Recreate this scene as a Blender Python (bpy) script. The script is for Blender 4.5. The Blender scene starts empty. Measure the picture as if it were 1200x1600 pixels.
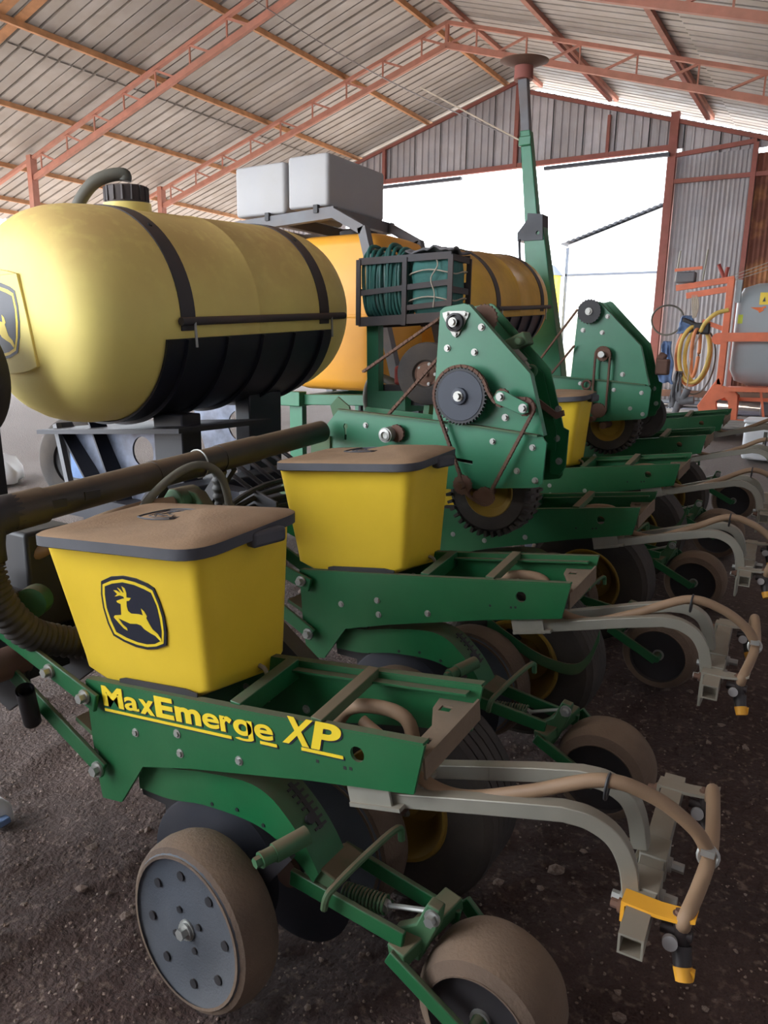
import bpy, bmesh, math, random
from math import sin, cos, pi, radians, atan2, hypot
from mathutils import Vector as V, Matrix, noise
from mathutils.geometry import tessellate_polygon
random.seed(7)
sc = bpy.context.scene
col = sc.collection

# ------------------------------------------------------------------ camera
cam = bpy.data.objects.new('camera', bpy.data.cameras.new('camera')); col.objects.link(cam)
YAW, PIT, ROL, FPX = radians(31.67), radians(12.6), radians(0.89), 1150.0
f = V((-sin(YAW)*cos(PIT), cos(YAW)*cos(PIT), -sin(PIT)))
r = V((cos(YAW), sin(YAW), 0)); u = r.cross(f)
r2 = r*cos(ROL)+u*sin(ROL); u2 = u*cos(ROL)-r*sin(ROL)
m = Matrix((r2, u2, -f)).transposed().to_4x4(); m.translation = V((0, 0, 1.47))
cam.matrix_world = m
cam.data.sensor_fit = 'VERTICAL'; cam.data.sensor_height = 36.0
cam.data.lens = 36.0*FPX/1600.0
cam.data.clip_start = 0.02; cam.data.clip_end = 400
sc.camera = cam

# ------------------------------------------------------------------ sky, sun, exposure
w = bpy.data.worlds.new('daylight'); sc.world = w; w.use_nodes = True
bg = w.node_tree.nodes['Background']
bg.inputs['Color'].default_value = (0.86, 0.93, 1.0, 1); bg.inputs['Strength'].default_value = 5.2
sun = bpy.data.objects.new('sun', bpy.data.lights.new('sun', 'SUN')); col.objects.link(sun)
sun.data.energy = 22.0; sun.data.angle = radians(1.0); sun.data.color = (1.0, 0.95, 0.86)
sun.rotation_euler = V((0.60, -0.30, -0.74)).to_track_quat('-Z', 'Y').to_euler()
vs = sc.view_settings
vs.view_transform = 'Standard'; vs.look = 'None'; vs.gamma = 1.0; vs.use_curve_mapping = False
vs.exposure = 1.05
sc.cycles.use_denoising = True
sc.cycles.max_bounces = 8; sc.cycles.diffuse_bounces = 6

# ------------------------------------------------------------------ materials
def mat(name, c, rough=.5, metal=0., dust=0., dustc=(.19, .105, .06), up=0., uplo=.55, uphi=.92, var=.12, scale=6., bump=0., bscale=60., spec=.5, per=False, patch=None):
    """painted / moulded surface: colour variation, dust in noise patches and on upward faces, fine relief"""
    M = bpy.data.materials.new(name); M.use_nodes = True
    t = M.node_tree; n = t.nodes; L = t.links; b = n['Principled BSDF']
    b.inputs['Roughness'].default_value = rough; b.inputs['Metallic'].default_value = metal
    b.inputs['Specular IOR Level'].default_value = spec
    tc = n.new('ShaderNodeTexCoord')
    def nz(s, d=4):
        x = n.new('ShaderNodeTexNoise'); x.inputs['Scale'].default_value = s; x.inputs['Detail'].default_value = d
        L.new(tc.outputs['Object'], x.inputs['Vector']); return x.outputs['Fac']
    def mixc(fac, a, bb, a_sock=None):
        x = n.new('ShaderNodeMix'); x.data_type = 'RGBA'
        if isinstance(fac, float): x.inputs[0].default_value = fac
        else: L.new(fac, x.inputs[0])
        if a_sock is not None: L.new(a_sock, x.inputs[6])
        else: x.inputs[6].default_value = (*a, 1)
        x.inputs[7].default_value = (*bb, 1); return x.outputs[2]
    def ramp(sock, lo, hi):
        x = n.new('ShaderNodeMapRange'); x.inputs[1].default_value = lo; x.inputs[2].default_value = hi
        L.new(sock, x.inputs[0]); return x.outputs[0]
    def mth(op, a, bb):
        x = n.new('ShaderNodeMath'); x.operation = op; x.use_clamp = op == 'ADD'
        for i, s in enumerate((a, bb)):
            if isinstance(s, (int, float)): x.inputs[i].default_value = s
            else: L.new(s, x.inputs[i])
        return x.outputs[0]
    cs = mixc(ramp(nz(scale), .3, .7), tuple(v*(1-var) for v in c), tuple(min(1, v*(1+var)) for v in c))
    if per:
        oi = n.new('ShaderNodeObjectInfo')
        cs = mixc(mth('MULTIPLY', oi.outputs['Random'], .55), None, tuple(v*.55 for v in c), cs)
    if patch:
        cs = mixc(mth('MULTIPLY', ramp(nz(patch[1]), patch[2], patch[2]+.12), .85), None, patch[0], cs)
    fac = None
    if dust > 0:
        fac = mth('MULTIPLY', ramp(nz(3.1, 8), .35, .75), dust)
    if up > 0:
        g = n.new('ShaderNodeNewGeometry'); s = n.new('ShaderNodeSeparateXYZ'); L.new(g.outputs['Normal'], s.inputs[0])
        q = mth('MULTIPLY', ramp(s.outputs['Z'], uplo, uphi), up)
        q = mth('MULTIPLY', q, ramp(nz(14, 6), .05, .5))
        fac = mth('ADD', fac, q) if fac is not None else q
    if fac is not None:
        cs = mixc(fac, None, dustc, cs)
        rr = n.new('ShaderNodeMapRange'); rr.inputs[3].default_value = rough; rr.inputs[4].default_value = .95
        L.new(fac, rr.inputs[0]); L.new(rr.outputs[0], b.inputs['Roughness'])
    L.new(cs, b.inputs['Base Color'])
    if bump > 0:
        bp = n.new('ShaderNodeBump'); bp.inputs['Strength'].default_value = bump; bp.inputs['Distance'].default_value = .01
        L.new(nz(bscale, 6), bp.inputs['Height']); L.new(bp.outputs[0], b.inputs['Normal'])
    return M

DUST = (.25, .145, .085)
K = {}
K['green'] = mat('green_paint', (.006, .115, .036), .38, dust=.22, dustc=(.10, .085, .05), up=.75, var=.1, bump=.05, bscale=90)
K['green_haze'] = mat('green_paint_with_haze', (.022, .17, .085), .33, dust=.15, dustc=(.12, .12, .08), up=.8, var=.12, bump=.04)  # haze and reflected sky put into the colour of the same green
K['green_old'] = mat('dusty_green_paint', (.02, .12, .045), .55, dust=.65, dustc=(.15, .11, .065), up=.8)
K['yellow'] = mat('yellow_plastic', (.82, .55, .035), .42, dust=.12, dustc=(.55, .36, .07), var=.05, bump=.04, bscale=120)
K['lid'] = mat('dark_lid_plastic', (.05, .05, .062), .6, dust=.35, dustc=(.12, .10, .09), var=.2)
K['lid_top'] = mat('dust_covered_lid', (.30, .185, .105), .95, dust=.25, dustc=(.20, .12, .075), var=.14, scale=9, bump=.15, bscale=150)
K['decal_black'] = mat('decal_black', (.018, .02, .035), .4, var=.1)
K['decal_yellow'] = mat('decal_yellow', (.84, .60, .03), .4, var=.05)
K['decal_orange'] = mat('sticker_orange', (.75, .16, .03), .5)
K['decal_white'] = mat('sticker_white', (.75, .75, .75), .5)
K['deck'] = mat('dust_caked_steel', (.17, .12, .08), .9, dust=.6, dustc=(.24, .17, .115), var=.2, bump=.15)
K['bolt'] = mat('zinc_bolt', (.42, .42, .40), .4, .7, dust=.35, dustc=(.25, .19, .13))
K['rust'] = mat('rusty_steel', (.11, .055, .04), .85, dust=.4, dustc=DUST)
K['steel'] = mat('dull_galvanised', (.30, .285, .24), .5, .35, dust=.5, dustc=(.26, .20, .14), up=.4, var=.15)
K['tyre'] = mat('dusty_rubber', (.028, .026, .026), .85, dust=.4, dustc=(.13, .09, .06), var=.2, bump=.2)
K['tyre_brown'] = mat('mud_coated_rubber', (.19, .12, .075), .95, dust=.6, dustc=(.27, .18, .115), var=.2, bump=.3, bscale=80)
K['tread_dust'] = mat('dust_coated_tread', (.10, .068, .05), .95, dust=.8, dustc=(.20, .13, .085), up=.6, var=.2, bump=.3, bscale=120)
K['wheel_grey'] = mat('grey_wheel_disc', (.045, .052, .068), .6, dust=.6, dustc=(.10, .092, .085), var=.18, bump=.15, bscale=200)
K['black'] = mat('black_steel', (.012, .012, .016), .5, dust=.3, dustc=(.07, .05, .04), up=.3)
K['navy'] = mat('dark_blue_black_paint', (.010, .012, .022), .42, dust=.2, dustc=(.06, .05, .05), up=.3)
K['disc'] = mat('polished_disc_steel', (.04, .045, .06), .38, .6, dust=.5, dustc=(.09, .07, .06))
K['rim_yellow'] = mat('yellow_rim_paint', (.34, .20, .015), .6, dust=.75, dustc=(.11, .075, .045))
K['hose'] = mat('brown_rubber_hose', (.25, .15, .085), .6, dust=.5, dustc=(.34, .23, .145), var=.15)
K['hose_grey'] = mat('grey_rubber_hose', (.09, .09, .075), .6, dust=.5, dustc=(.2, .17, .12))
K['pipe'] = mat('black_air_pipe', (.018, .017, .016), .4, dust=.35, dustc=(.16, .105, .062), up=.9)
K['corr'] = mat('corrugated_hose_plastic', (.022, .020, .018), .55, dust=.5, dustc=(.10, .075, .055), up=.5)
K['nozzle'] = mat('nozzle_black', (.014, .014, .018), .4, dust=.2)
K['cap_yellow'] = mat('nozzle_cap_yellow', (.78, .36, .02), .5, dust=.2)
K['cap_white'] = mat('nozzle_cap_white', (.66, .58, .45), .5, dust=.2)
K['knob_grey'] = mat('grey_plastic', (.32, .30, .29), .5)
K['knob_red'] = mat('red_plastic', (.55, .03, .07), .5)
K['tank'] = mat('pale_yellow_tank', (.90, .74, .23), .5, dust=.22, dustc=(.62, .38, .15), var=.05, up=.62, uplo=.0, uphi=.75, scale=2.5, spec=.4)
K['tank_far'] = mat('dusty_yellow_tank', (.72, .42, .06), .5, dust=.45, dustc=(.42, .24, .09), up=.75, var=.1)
K['tank_orange'] = mat('amber_tank', (.80, .36, .035), .45, dust=.3, dustc=(.55, .27, .07), var=.07, scale=2)
K['strap'] = mat('dark_strap', (.045, .04, .045), .6, dust=.5, dustc=(.14, .09, .065), up=.7)
K['sheet_grey'] = mat('scuffed_grey_steel', (.15, .175, .235), .38, .45, var=.3, scale=14, dust=.25)
K['white_tank'] = mat('white_translucent_tank', (.40, .40, .42), .5, dust=.4, dustc=(.32, .30, .26), var=.08, scale=3)
K['rack'] = mat('grey_rack_steel', (.12, .125, .14), .5, dust=.3)
K['zinc'] = mat('zinc_roof_sheet', (.37, .36, .345), .5, .1, dust=.4, dustc=(.30, .26, .20), var=.16, scale=1.3, per=True)
K['wallzinc'] = mat('zinc_wall_sheet', (.44, .435, .46), .6, .1, dust=.4, dustc=(.36, .32, .29), var=.2, scale=2, per=True)
K['rustsheet'] = mat('rusty_wall_sheet', (.17, .065, .045), .85, var=.4, scale=1.5, patch=((.45, .22, .09), 1.2, .52))
K['truss'] = mat('salmon_truss_paint', (.40, .165, .115), .65, dust=.4, dustc=(.30, .18, .13), var=.15)
K['purlin'] = mat('rusty_orange_purlin', (.43, .215, .095), .7, dust=.4, dustc=(.30, .16, .08), var=.25)
K['tie'] = mat('dark_red_steel', (.26, .085, .07), .7, dust=.3)
K['sprayer'] = mat('orange_sprayer_paint', (.72, .17, .075), .5, dust=.25, dustc=(.45, .22, .15))
K['spraytank'] = mat('grey_sprayer_tank', (.33, .37, .39), .45, dust=.2, dustc=(.35, .33, .3), var=.06, scale=2)
K['tarp'] = mat('teal_tarpaulin', (.02, .14, .12), .65, dust=.3, dustc=(.16, .16, .14), up=.4, var=.3, bump=.5, bscale=30)
K['ghose'] = mat('green_flat_hose', (.012, .10, .085), .5, var=.3, dust=.2, dustc=(.12, .13, .11))
K['rope'] = mat('pale_rope', (.45, .38, .3), .9)
K['rag_blue'] = mat('blue_rag', (.13, .20, .36), .95, var=.3, bump=.4)
K['rag_grey'] = mat('grey_rag', (.16, .16, .17), .95, var=.3, bump=.4)
K['yhose'] = mat('yellow_hose', (.60, .42, .10), .6)
K['ohose'] = mat('orange_hose', (.62, .22, .09), .6)
K['white'] = mat('white_plastic', (.68, .69, .72), .5, dust=.3, dustc=(.4, .36, .32))
K['outer'] = mat('pale_outdoor_sheet', (.72, .74, .76), .7, var=.05)
K['outdark'] = mat('dark_blue_grey_trim', (.06, .07, .09), .7)  # dark blue-grey for trim, rails and small roofs
K['stone'] = mat('field_stone', (.19, .125, .095), .95, dust=.55, dustc=(.42, .34, .29), var=.4, scale=9, per=True, bump=.4)
K['wire'] = mat('steel_wire', (.16, .15, .15), .5, .5)
K['wood'] = mat('grey_weathered_wood', (.24, .22, .20), .9, var=.3)
K['red'] = mat('red_valve', (.30, .03, .025), .6, dust=.3)

def floor_mat():
    M = bpy.data.materials.new('packed_earth'); M.use_nodes = True
    t = M.node_tree; n = t.nodes; L = t.links; b = n['Principled BSDF']; b.inputs['Roughness'].default_value = .96
    tc = n.new('ShaderNodeTexCoord')
    def nz(s, d):
        x = n.new('ShaderNodeTexNoise'); x.inputs['Scale'].default_value = s; x.inputs['Detail'].default_value = d
        L.new(tc.outputs['Object'], x.inputs['Vector']); return x
    a = nz(1.1, 8); c = n.new('ShaderNodeValToRGB'); L.new(a.outputs['Fac'], c.inputs[0])
    c.color_ramp.elements[0].position = .3; c.color_ramp.elements[0].color = (.032, .0135, .010, 1)
    c.color_ramp.elements[1].position = .72; c.color_ramp.elements[1].color = (.074, .038, .029, 1)
    g = nz(38, 8); rp = n.new('ShaderNodeMapRange'); rp.inputs[1].default_value = .56; rp.inputs[2].default_value = .72; L.new(g.outputs['Fac'], rp.inputs[0])
    mx = n.new('ShaderNodeMix'); mx.data_type = 'RGBA'; L.new(rp.outputs[0], mx.inputs[0]); L.new(c.outputs[0], mx.inputs[6]); mx.inputs[7].default_value = (.16, .105, .08, 1)
    # pale dusty earth to the left and back, with daylight from the openings painted in
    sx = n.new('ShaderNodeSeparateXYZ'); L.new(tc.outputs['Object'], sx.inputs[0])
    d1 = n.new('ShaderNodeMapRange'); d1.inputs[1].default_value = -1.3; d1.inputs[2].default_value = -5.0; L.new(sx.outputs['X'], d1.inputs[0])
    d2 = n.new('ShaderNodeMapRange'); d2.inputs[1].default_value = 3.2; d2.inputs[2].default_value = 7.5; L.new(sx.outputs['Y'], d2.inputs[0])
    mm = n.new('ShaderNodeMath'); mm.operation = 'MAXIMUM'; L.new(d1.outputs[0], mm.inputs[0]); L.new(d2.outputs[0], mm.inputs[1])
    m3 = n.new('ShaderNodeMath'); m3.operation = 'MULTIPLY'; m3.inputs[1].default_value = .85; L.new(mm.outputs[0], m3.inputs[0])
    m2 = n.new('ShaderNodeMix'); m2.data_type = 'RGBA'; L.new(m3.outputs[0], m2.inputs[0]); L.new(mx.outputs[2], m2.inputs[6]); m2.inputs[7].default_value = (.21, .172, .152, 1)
    L.new(m2.outputs[2], b.inputs['Base Color'])
    bp = n.new('ShaderNodeBump'); bp.inputs['Strength'].default_value = .9; bp.inputs['Distance'].default_value = .02
    L.new(nz(70, 10).outputs['Fac'], bp.inputs['Height']); L.new(bp.outputs[0], b.inputs['Normal'])
    return M
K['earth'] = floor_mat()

# ------------------------------------------------------------------ mesh helpers
def perp(a):
    a = a.normalized(); t = V((0, 0, 1)) if abs(a.z) < .9 else V((1, 0, 0))
    x = t.cross(a).normalized(); return x, a.cross(x)

class MB:
    def __init__(s): s.v = []; s.f = []
    def add(s, vs, fs):
        o = len(s.v); s.v += [tuple(p) for p in vs]; s.f += [tuple(i+o for i in q) for q in fs]; return s
    def box(s, c, d, R=None):
        c = V(c); pts = []
        for z in (-1, 1):
            for y in (-1, 1):
                for x in (-1, 1):
                    p = V((x*d[0]/2, y*d[1]/2, z*d[2]/2)); pts.append(c+(R @ p if R else p))
        return s.add(pts, [(0, 2, 3, 1), (4, 5, 7, 6), (0, 1, 5, 4), (2, 6, 7, 3), (0, 4, 6, 2), (1, 3, 7, 5)])
    def beam(s, a, b, w, h, up=(0, 0, 1)):
        a = V(a); b = V(b); d = (b-a).normalized(); x = d.cross(V(up)).normalized(); y = x.cross(d); pts = []
        for p in (a, b):
            for i, j in ((-1, -1), (1, -1), (1, 1), (-1, 1)): pts.append(p+x*(w/2*i)+y*(h/2*j))
        return s.add(pts, [(0, 1, 2, 3), (7, 6, 5, 4), (0, 4, 5, 1), (1, 5, 6, 2), (2, 6, 7, 3), (3, 7, 4, 0)])
    def cyl(s, a, b, r0, r1=None, n=16, cap=True):
        a = V(a); b = V(b); r1 = r0 if r1 is None else r1; x, y = perp(b-a); pts = []
        for p, rr in ((a, r0), (b, r1)):
            for i in range(n):
                t = 2*pi*i/n; pts.append(p+x*(rr*cos(t))+y*(rr*sin(t)))
        fs = [(i, (i+1) % n, n+(i+1) % n, n+i) for i in range(n)]
        if cap: fs += [tuple(range(n-1, -1, -1)), tuple(range(n, 2*n))]
        return s.add(pts, fs)
    def tube(s, pts, r, n=10, cap=True, rot=0., up=None):
        pts = [V(p) for p in pts]; k = len(pts); rs = r if isinstance(r, (list, tuple)) else [r]*k
        x = None; out = []
        for i, p in enumerate(pts):
            t = (pts[min(i+1, k-1)]-pts[max(i-1, 0)]).normalized()
            if x is None: x = (V(up)-V(up).dot(t)*t).normalized() if up else perp(t)[0]
            else: x = (x-x.dot(t)*t).normalized()
            y = t.cross(x)
            for j in range(n):
                a = 2*pi*j/n+rot; out.append(p+x*(rs[i]*cos(a))+y*(rs[i]*sin(a)))
        fs = [(i*n+j, i*n+(j+1) % n, (i+1)*n+(j+1) % n, (i+1)*n+j) for i in range(k-1) for j in range(n)]
        if cap: fs += [tuple(range(n-1, -1, -1)), tuple((k-1)*n+j for j in range(n))]
        return s.add(out, fs)
    def sq(s, pts, w, up=(0, 0, 1)):      # square tube along a bent path
        return s.tube(pts, w/2*math.sqrt(2), 4, True, pi/4, up)
    def ring(s, pts, r, n=8):             # closed tube
        pts = [V(p) for p in pts]; k = len(pts); out = []; x = None
        for i, p in enumerate(pts):
            t = (pts[(i+1) % k]-pts[i-1]).normalized()
            x = perp(t)[0] if x is None else (x-x.dot(t)*t).normalized()
            y = t.cross(x)
            for j in range(n): out.append(p+x*(r*cos(2*pi*j/n))+y*(r*sin(2*pi*j/n)))
        return s.add(out, [(i*n+j, i*n+(j+1) % n, ((i+1) % k)*n+(j+1) % n, ((i+1) % k)*n+j) for i in range(k) for j in range(n)])
    def lathe(s, o, ax, prof, n=32, a0=0., a1=2*pi):
        o = V(o); ax = V(ax).normalized(); x, y = perp(ax); full = abs(a1-a0-2*pi) < 1e-6; m_ = n if full else n+1; out = []
        for (rr, h) in prof:
            for i in range(m_):
                t = a0+(a1-a0)*i/n; out.append(o+ax*h+x*(rr*cos(t))+y*(rr*sin(t)))
        fs = []
        for k in range(len(prof)-1):
            for i in range(n):
                j = (i+1) % m_; fs.append((k*m_+i, k*m_+j, (k+1)*m_+j, (k+1)*m_+i))
        return s.add(out, fs)
    def loft(s, rings, cap=True):
        n = len(rings[0]); o = []
        for q in rings: o += list(q)
        fs = [(k*n+i, k*n+(i+1) % n, (k+1)*n+(i+1) % n, (k+1)*n+i) for k in range(len(rings)-1) for i in range(n)]
        if cap: fs += [tuple(range(n-1, -1, -1)), tuple((len(rings)-1)*n+i for i in range(n))]
        return s.add(o, fs)
    def prism(s, outer, t0, t1, fn, holes=()):
        """flat plate with holes: outline (u,v), thickness t0..t1, fn(u,v,t) -> point"""
        loops = [list(outer)]+[list(h) for h in holes]
        flat = [p for q in loops for p in q]; n = len(flat)
        tri = tessellate_polygon([[V((p[0], p[1], 0)) for p in q] for q in loops])
        pts = [fn(p[0], p[1], t0) for p in flat]+[fn(p[0], p[1], t1) for p in flat]
        fs = [tuple(q) for q in tri]+[tuple(i+n for i in reversed(q)) for q in tri]; o = 0
        for q in loops:
            k = len(q)
            for i in range(k): fs.append((o+i, o+(i+1) % k, n+o+(i+1) % k, n+o+i))
            o += k
        return s.add(pts, fs)
    def bolt(s, p, ax, rr=.011, h=.012):
        p = V(p); ax = V(ax).normalized(); s.cyl(p, p+ax*(h*.3), rr*1.5, n=12); return s.cyl(p+ax*(h*.3), p+ax*h, rr, n=6)
    def build(s, name, material, parent=None, ang=38, bevel=0., smooth=True):
        o_ = root_loc(parent) if parent is not None else V((0, 0, 0))
        me = bpy.data.meshes.new(name)
        me.from_pydata([tuple(V(p)-o_) for p in s.v], [], s.f); me.update()
        bm = bmesh.new(); bm.from_mesh(me); bmesh.ops.recalc_face_normals(bm, faces=bm.faces); bm.to_mesh(me); bm.free()
        if smooth:
            me.polygons.foreach_set('use_smooth', [True]*len(me.polygons)); me.set_sharp_from_angle(angle=radians(ang))
        me.materials.append(K[material] if isinstance(material, str) else material)
        ob = bpy.data.objects.new(name, me); col.objects.link(ob)
        if parent is not None: ob.parent = parent
        if bevel:
            bv = ob.modifiers.new('edge', 'BEVEL'); bv.width = bevel; bv.segments = 2; bv.limit_method = 'ANGLE'; bv.angle_limit = radians(40)
        return ob

def root_loc(o):
    while o.parent: o = o.parent
    return V(o.location)
def tag(o, label=None, cat=None, group=None, kind=None):
    if label: o['label'] = label
    if cat: o['category'] = cat
    if group: o['group'] = group
    if kind: o['kind'] = kind
    return o
def thing(name, loc, label=None, cat=None, group=None, kind=None):
    o = bpy.data.objects.new(name, None); o.empty_display_size = .1; col.objects.link(o); o.location = loc
    return tag(o, label, cat, group, kind)
def copy_tree(o, parent=None, skip=()):
    c = o.copy(); col.objects.link(c)
    if parent is not None: c.parent = parent
    for ch in list(o.children):
        if ch.name.split('.')[0] not in skip: copy_tree(ch, c, skip)
    return c
def clone(o, off, label, skip=()):
    c = copy_tree(o, None, skip); c.location = V(o.location)+V(off); c['label'] = label; return c
def XZ(y0):
    return lambda a, b, t: (a, y0+t, b)
def circ(cx, cy, rr, n=16): return [(cx+rr*cos(2*pi*i/n), cy+rr*sin(2*pi*i/n)) for i in range(n)]
def cat_(pts, n=6):
    P = [V(p) for p in pts]; P = [P[0]*2-P[1]]+P+[P[-1]*2-P[-2]]; out = []
    for i in range(1, len(P)-2):
        for j in range(n):
            t = j/n; a, b, c, d = P[i-1:i+3]
            out.append(.5*((2*b)+(c-a)*t+(2*a-5*b+4*c-d)*t*t+(3*b-a-3*c+d)*t**3))
    return out+[P[-2]]
def rquad(cs, rr, n=5):
    """rounded ring through four 3-D corners; rr one radius or four"""
    cs = [V(c) for c in cs]; out = []; k = len(cs)
    rs = rr if isinstance(rr, (list, tuple)) else [rr]*k
    for i, p in enumerate(cs):
        a = p+(cs[i-1]-p).normalized()*rs[i]; b = p+(cs[(i+1) % k]-p).normalized()*rs[i]
        for j in range(n+1):
            t = j/n; out.append(a*(1-t)**2+p*(2*t*(1-t))+b*t*t)
    return out
S = .9144
D = V((-.0269, .9977, .0629))
def along(p, t): return V(p)+D*t
def gz(y):
    if y < 1.2: return 0.
    if y > 9: return .5
    t = (y-1.2)/7.8; return .5*(t*.75+.25*(3*t*t-2*t**3))

# ================================================================== SETTING
# ---- floor: packed earth that rises gently towards the back, one mesh inside and outside
def axis_(cuts):
    out = []
    for a, b, st in cuts:
        k = max(1, int(round((b-a)/st)))
        out += [a+(b-a)*i/k for i in range(k)]
    return out+[cuts[-1][1]]
def make_floor():
    xs = axis_([(-70, -18, 5), (-18, -8, .9), (-8, -3, .25), (-3, .9, .035), (.9, 3, .25), (3, 40, 5)])
    ys = axis_([(-40, -4, 4), (-4, .2, .3), (.2, 2.6, .035), (2.6, 6, .09), (6, 17, .4), (17, 90, 6)])
    b = MB(); vs_ = []
    for y in ys:
        for x in xs:
            z = gz(y)-.01
            fade = max(0, 1-max(0, abs(x+1)-9)/6)
            z += fade*(.05*noise.noise(V((x*.5, y*.5, 3.3)))+.022*noise.noise(V((x*2.1, y*2.1, 0)))+.012*noise.noise(V((x*7, y*7, 1)))+.009*noise.noise(V((x*19, y*19, 2))))
            vs_.append((x, y, z))
    n = len(xs)
    fs = [(j*n+i, j*n+i+1, (j+1)*n+i+1, (j+1)*n+i) for j in range(len(ys)-1) for i in range(n-1)]
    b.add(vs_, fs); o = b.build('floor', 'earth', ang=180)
    return tag(o, 'uneven red-brown earth floor scattered with clods and small stones', None, None, 'structure')
floor = make_floor()
def fz(x, y): return gz(y)-.01+.05*noise.noise(V((x*.5, y*.5, 3.3)))+.022*noise.noise(V((x*2.1, y*2.1, 0)))

# ---- roof: ribbed sheets on purlins on lattice trusses
RX, RZ, SL, SR = -6.93, 7.285, .2823, .3142
XE_L, XE_R, Y0, Y1 = -17.6, 2.1, -3.6, 17.05
def rz(x): return RZ-(SL*(RX-x) if x < RX else SR*(x-RX))
def rib_sheet(name, x0, x1, material, parent, pitch=.2287, n=3):
    """one sheet: runs x0..x1 down the slope, four ribs across y, local y 0..n*pitch"""
    prof = []
    for i in range(n):
        y = i*pitch; prof += [(y, 0), (y+.010, .045), (y+.05, .045), (y+.060, 0)]
    prof.append((n*pitch+.03, 0)); b = MB(); k = len(prof)
    for x in (x0, x1):
        for y, z in prof: b.v.append((x, y, rz(x)+z))
    b.f = [(i, i+1, k+i+1, k+i) for i in range(k-1)]
    return b.build(name, material, parent, smooth=False)
ceil = thing('ceiling', (0, 0, 0), 'ribbed zinc roof sheets on both slopes of the shed', None, None, 'structure')
W_ = .686
nS = int((Y1-Y0)/W_)
for (x0, x1, dz) in ((RX+.02, -11.9, .0), (-11.7, XE_L, -.02), (RX-.02, -2.4, .0), (-2.6, XE_R, -.02)):
    p = rib_sheet('roof_sheet', x0, x1, 'zinc', ceil)
    for i in range(nS+1):
        o = p if i == 0 else p.copy()
        if i: col.objects.link(o)
        o.location = (0, Y0+i*W_, dz+.06)
o = MB().prism([(-.32, -.09), (0, .01), (.32, -.10), (.32, -.112), (0, -.002), (-.32, -.102)], Y0, Y1, lambda a, b_, t: (RX+a, t, RZ+.105+b_)).build('ridge_cap', 'zinc', ceil)
pur = thing('purlins', (0, 0, 0), 'rusty orange purlins running the length of the roof', None, None, 'structure')
for x in (-17.1, -16.5, -15.13, -13.15, -11.18, -9.19, -7.26): MB().box((x, (Y0+Y1)/2, rz(x)+.01), (.06, Y1-Y0, .09)).build('purlin', 'purlin', pur)
for x in (-6.6, -4.9, -2.96, -1.0, 1.0): MB().box((x, (Y0+Y1)/2, rz(x)+.01), (.075, Y1-Y0, .09)).build('purlin', 'truss', pur)
def truss(y, i):
    t = thing('roof_truss', (0, 0, 0), ['salmon lattice roof truss crossing above the pale yellow tank', 'salmon lattice roof truss closest to the gable wall'][i], None, None, 'structure')
    for sgn, xe in ((-1, -14.5), (1, 1.6)):
        a = lambda x, off: V((x, y, rz(x)-off))
        MB().beam(a(RX, .10), a(xe-(1.6 if sgn < 0 else 0), .10), .06, .075, (0, 1, 0)).build('top_chord', 'truss', t)
        MB().beam(a(RX, .47), a(xe, .47), .10, .07, (0, 1, 0)).build('bottom_chord', 'truss', t)
        n = 9; L_ = xe-RX
        for k in range(n):
            xa = RX+L_*(k/n); xb = RX+L_*((k+.62)/n)
            MB().beam(a(xa, .47), a(xb, .12), .035, .035, (0, 1, 0)).build('web', 'truss', t)
            MB().beam(a(xb, .12), a(xb, .47), .025, .025, (0, 1, 0)).build('web', 'truss', t)
        MB().box((xe, y, (rz(xe)-.05)/2), (.14, .14, rz(xe)+.0)).build('post', 'truss', t)
    MB().beam((RX, y, RZ-.08), (RX, y, RZ-.5), .06, .06, (0, 1, 0)).build('king_post', 'truss', t)
for i, y in enumerate((9.8, 13.15)): truss(y, i)
strips = thing('trim_2', (0, 0, 0), 'rust-stained strips under the nearest roof sheets', None, None, 'structure')
for y_, xe in ((7.22, -12.4), (7.52, -12.1)): MB().beam((xe, y_, rz(xe)+.045), (-8.2, y_, rz(-8.2)+.045), .16, .012).build('rust_strip', 'purlin', strips)  # flat bars standing for the rusted strips of the roof sheets
# cross ties seen against the far bay
ties = thing('trim_1', (0, 0, 0), 'dark red roof braces near the gable', None, None, 'structure')
MB().beam((-4.9, 13.15, rz(-4.9)-.12), (-4.9, 16.6, rz(-4.9)-.12), .07, .06).build('brace', 'tie', ties)
MB().beam((-2.96, 13.15, rz(-2.96)-.12), (-2.96, 16.6, rz(-2.96)-.12), .07, .06).build('brace', 'tie', ties)

# ---- gable wall at the back with the big door opening
WY = 16.7
DX0, DX1, DZ = -11.6, -3.55, 5.45
wb = thing('wall_back', (0, 0, 0), 'corrugated gable wall with the tall open doorway', None, None, 'structure')
def wall_sheet(x0, x1, zb, material, top=None, dy=0., pitch=.17, depth=.03, sine=False, gap=.05):
    b = MB(); prof = []
    x = x0
    if sine:
        n = max(4, int((x1-x0)/.085)*4)
        prof = [(x0+(x1-x0)*i/n, .016*sin(2*pi*(x1-x0)*i/n/.085)) for i in range(n+1)]
    else:
        while x < x1-.02:
            prof += [(x, 0), (x+.02, -depth), (x+.05, -depth), (x+.07, 0)]; x += pitch
        prof.append((x1, 0))
    k = len(prof)
    for lev in (0, 1):
        for px, py in prof:
            b.v.append((px, WY+dy+py, (zb(px) if callable(zb) else zb) if lev == 0 else (rz(px)-gap if top is None else top)))
    b.f = [(i, i+1, k+i+1, k+i) for i in range(k-1)]
    return b.build('wall_sheet', material, wb, smooth=sine)
x = -14.4
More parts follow.
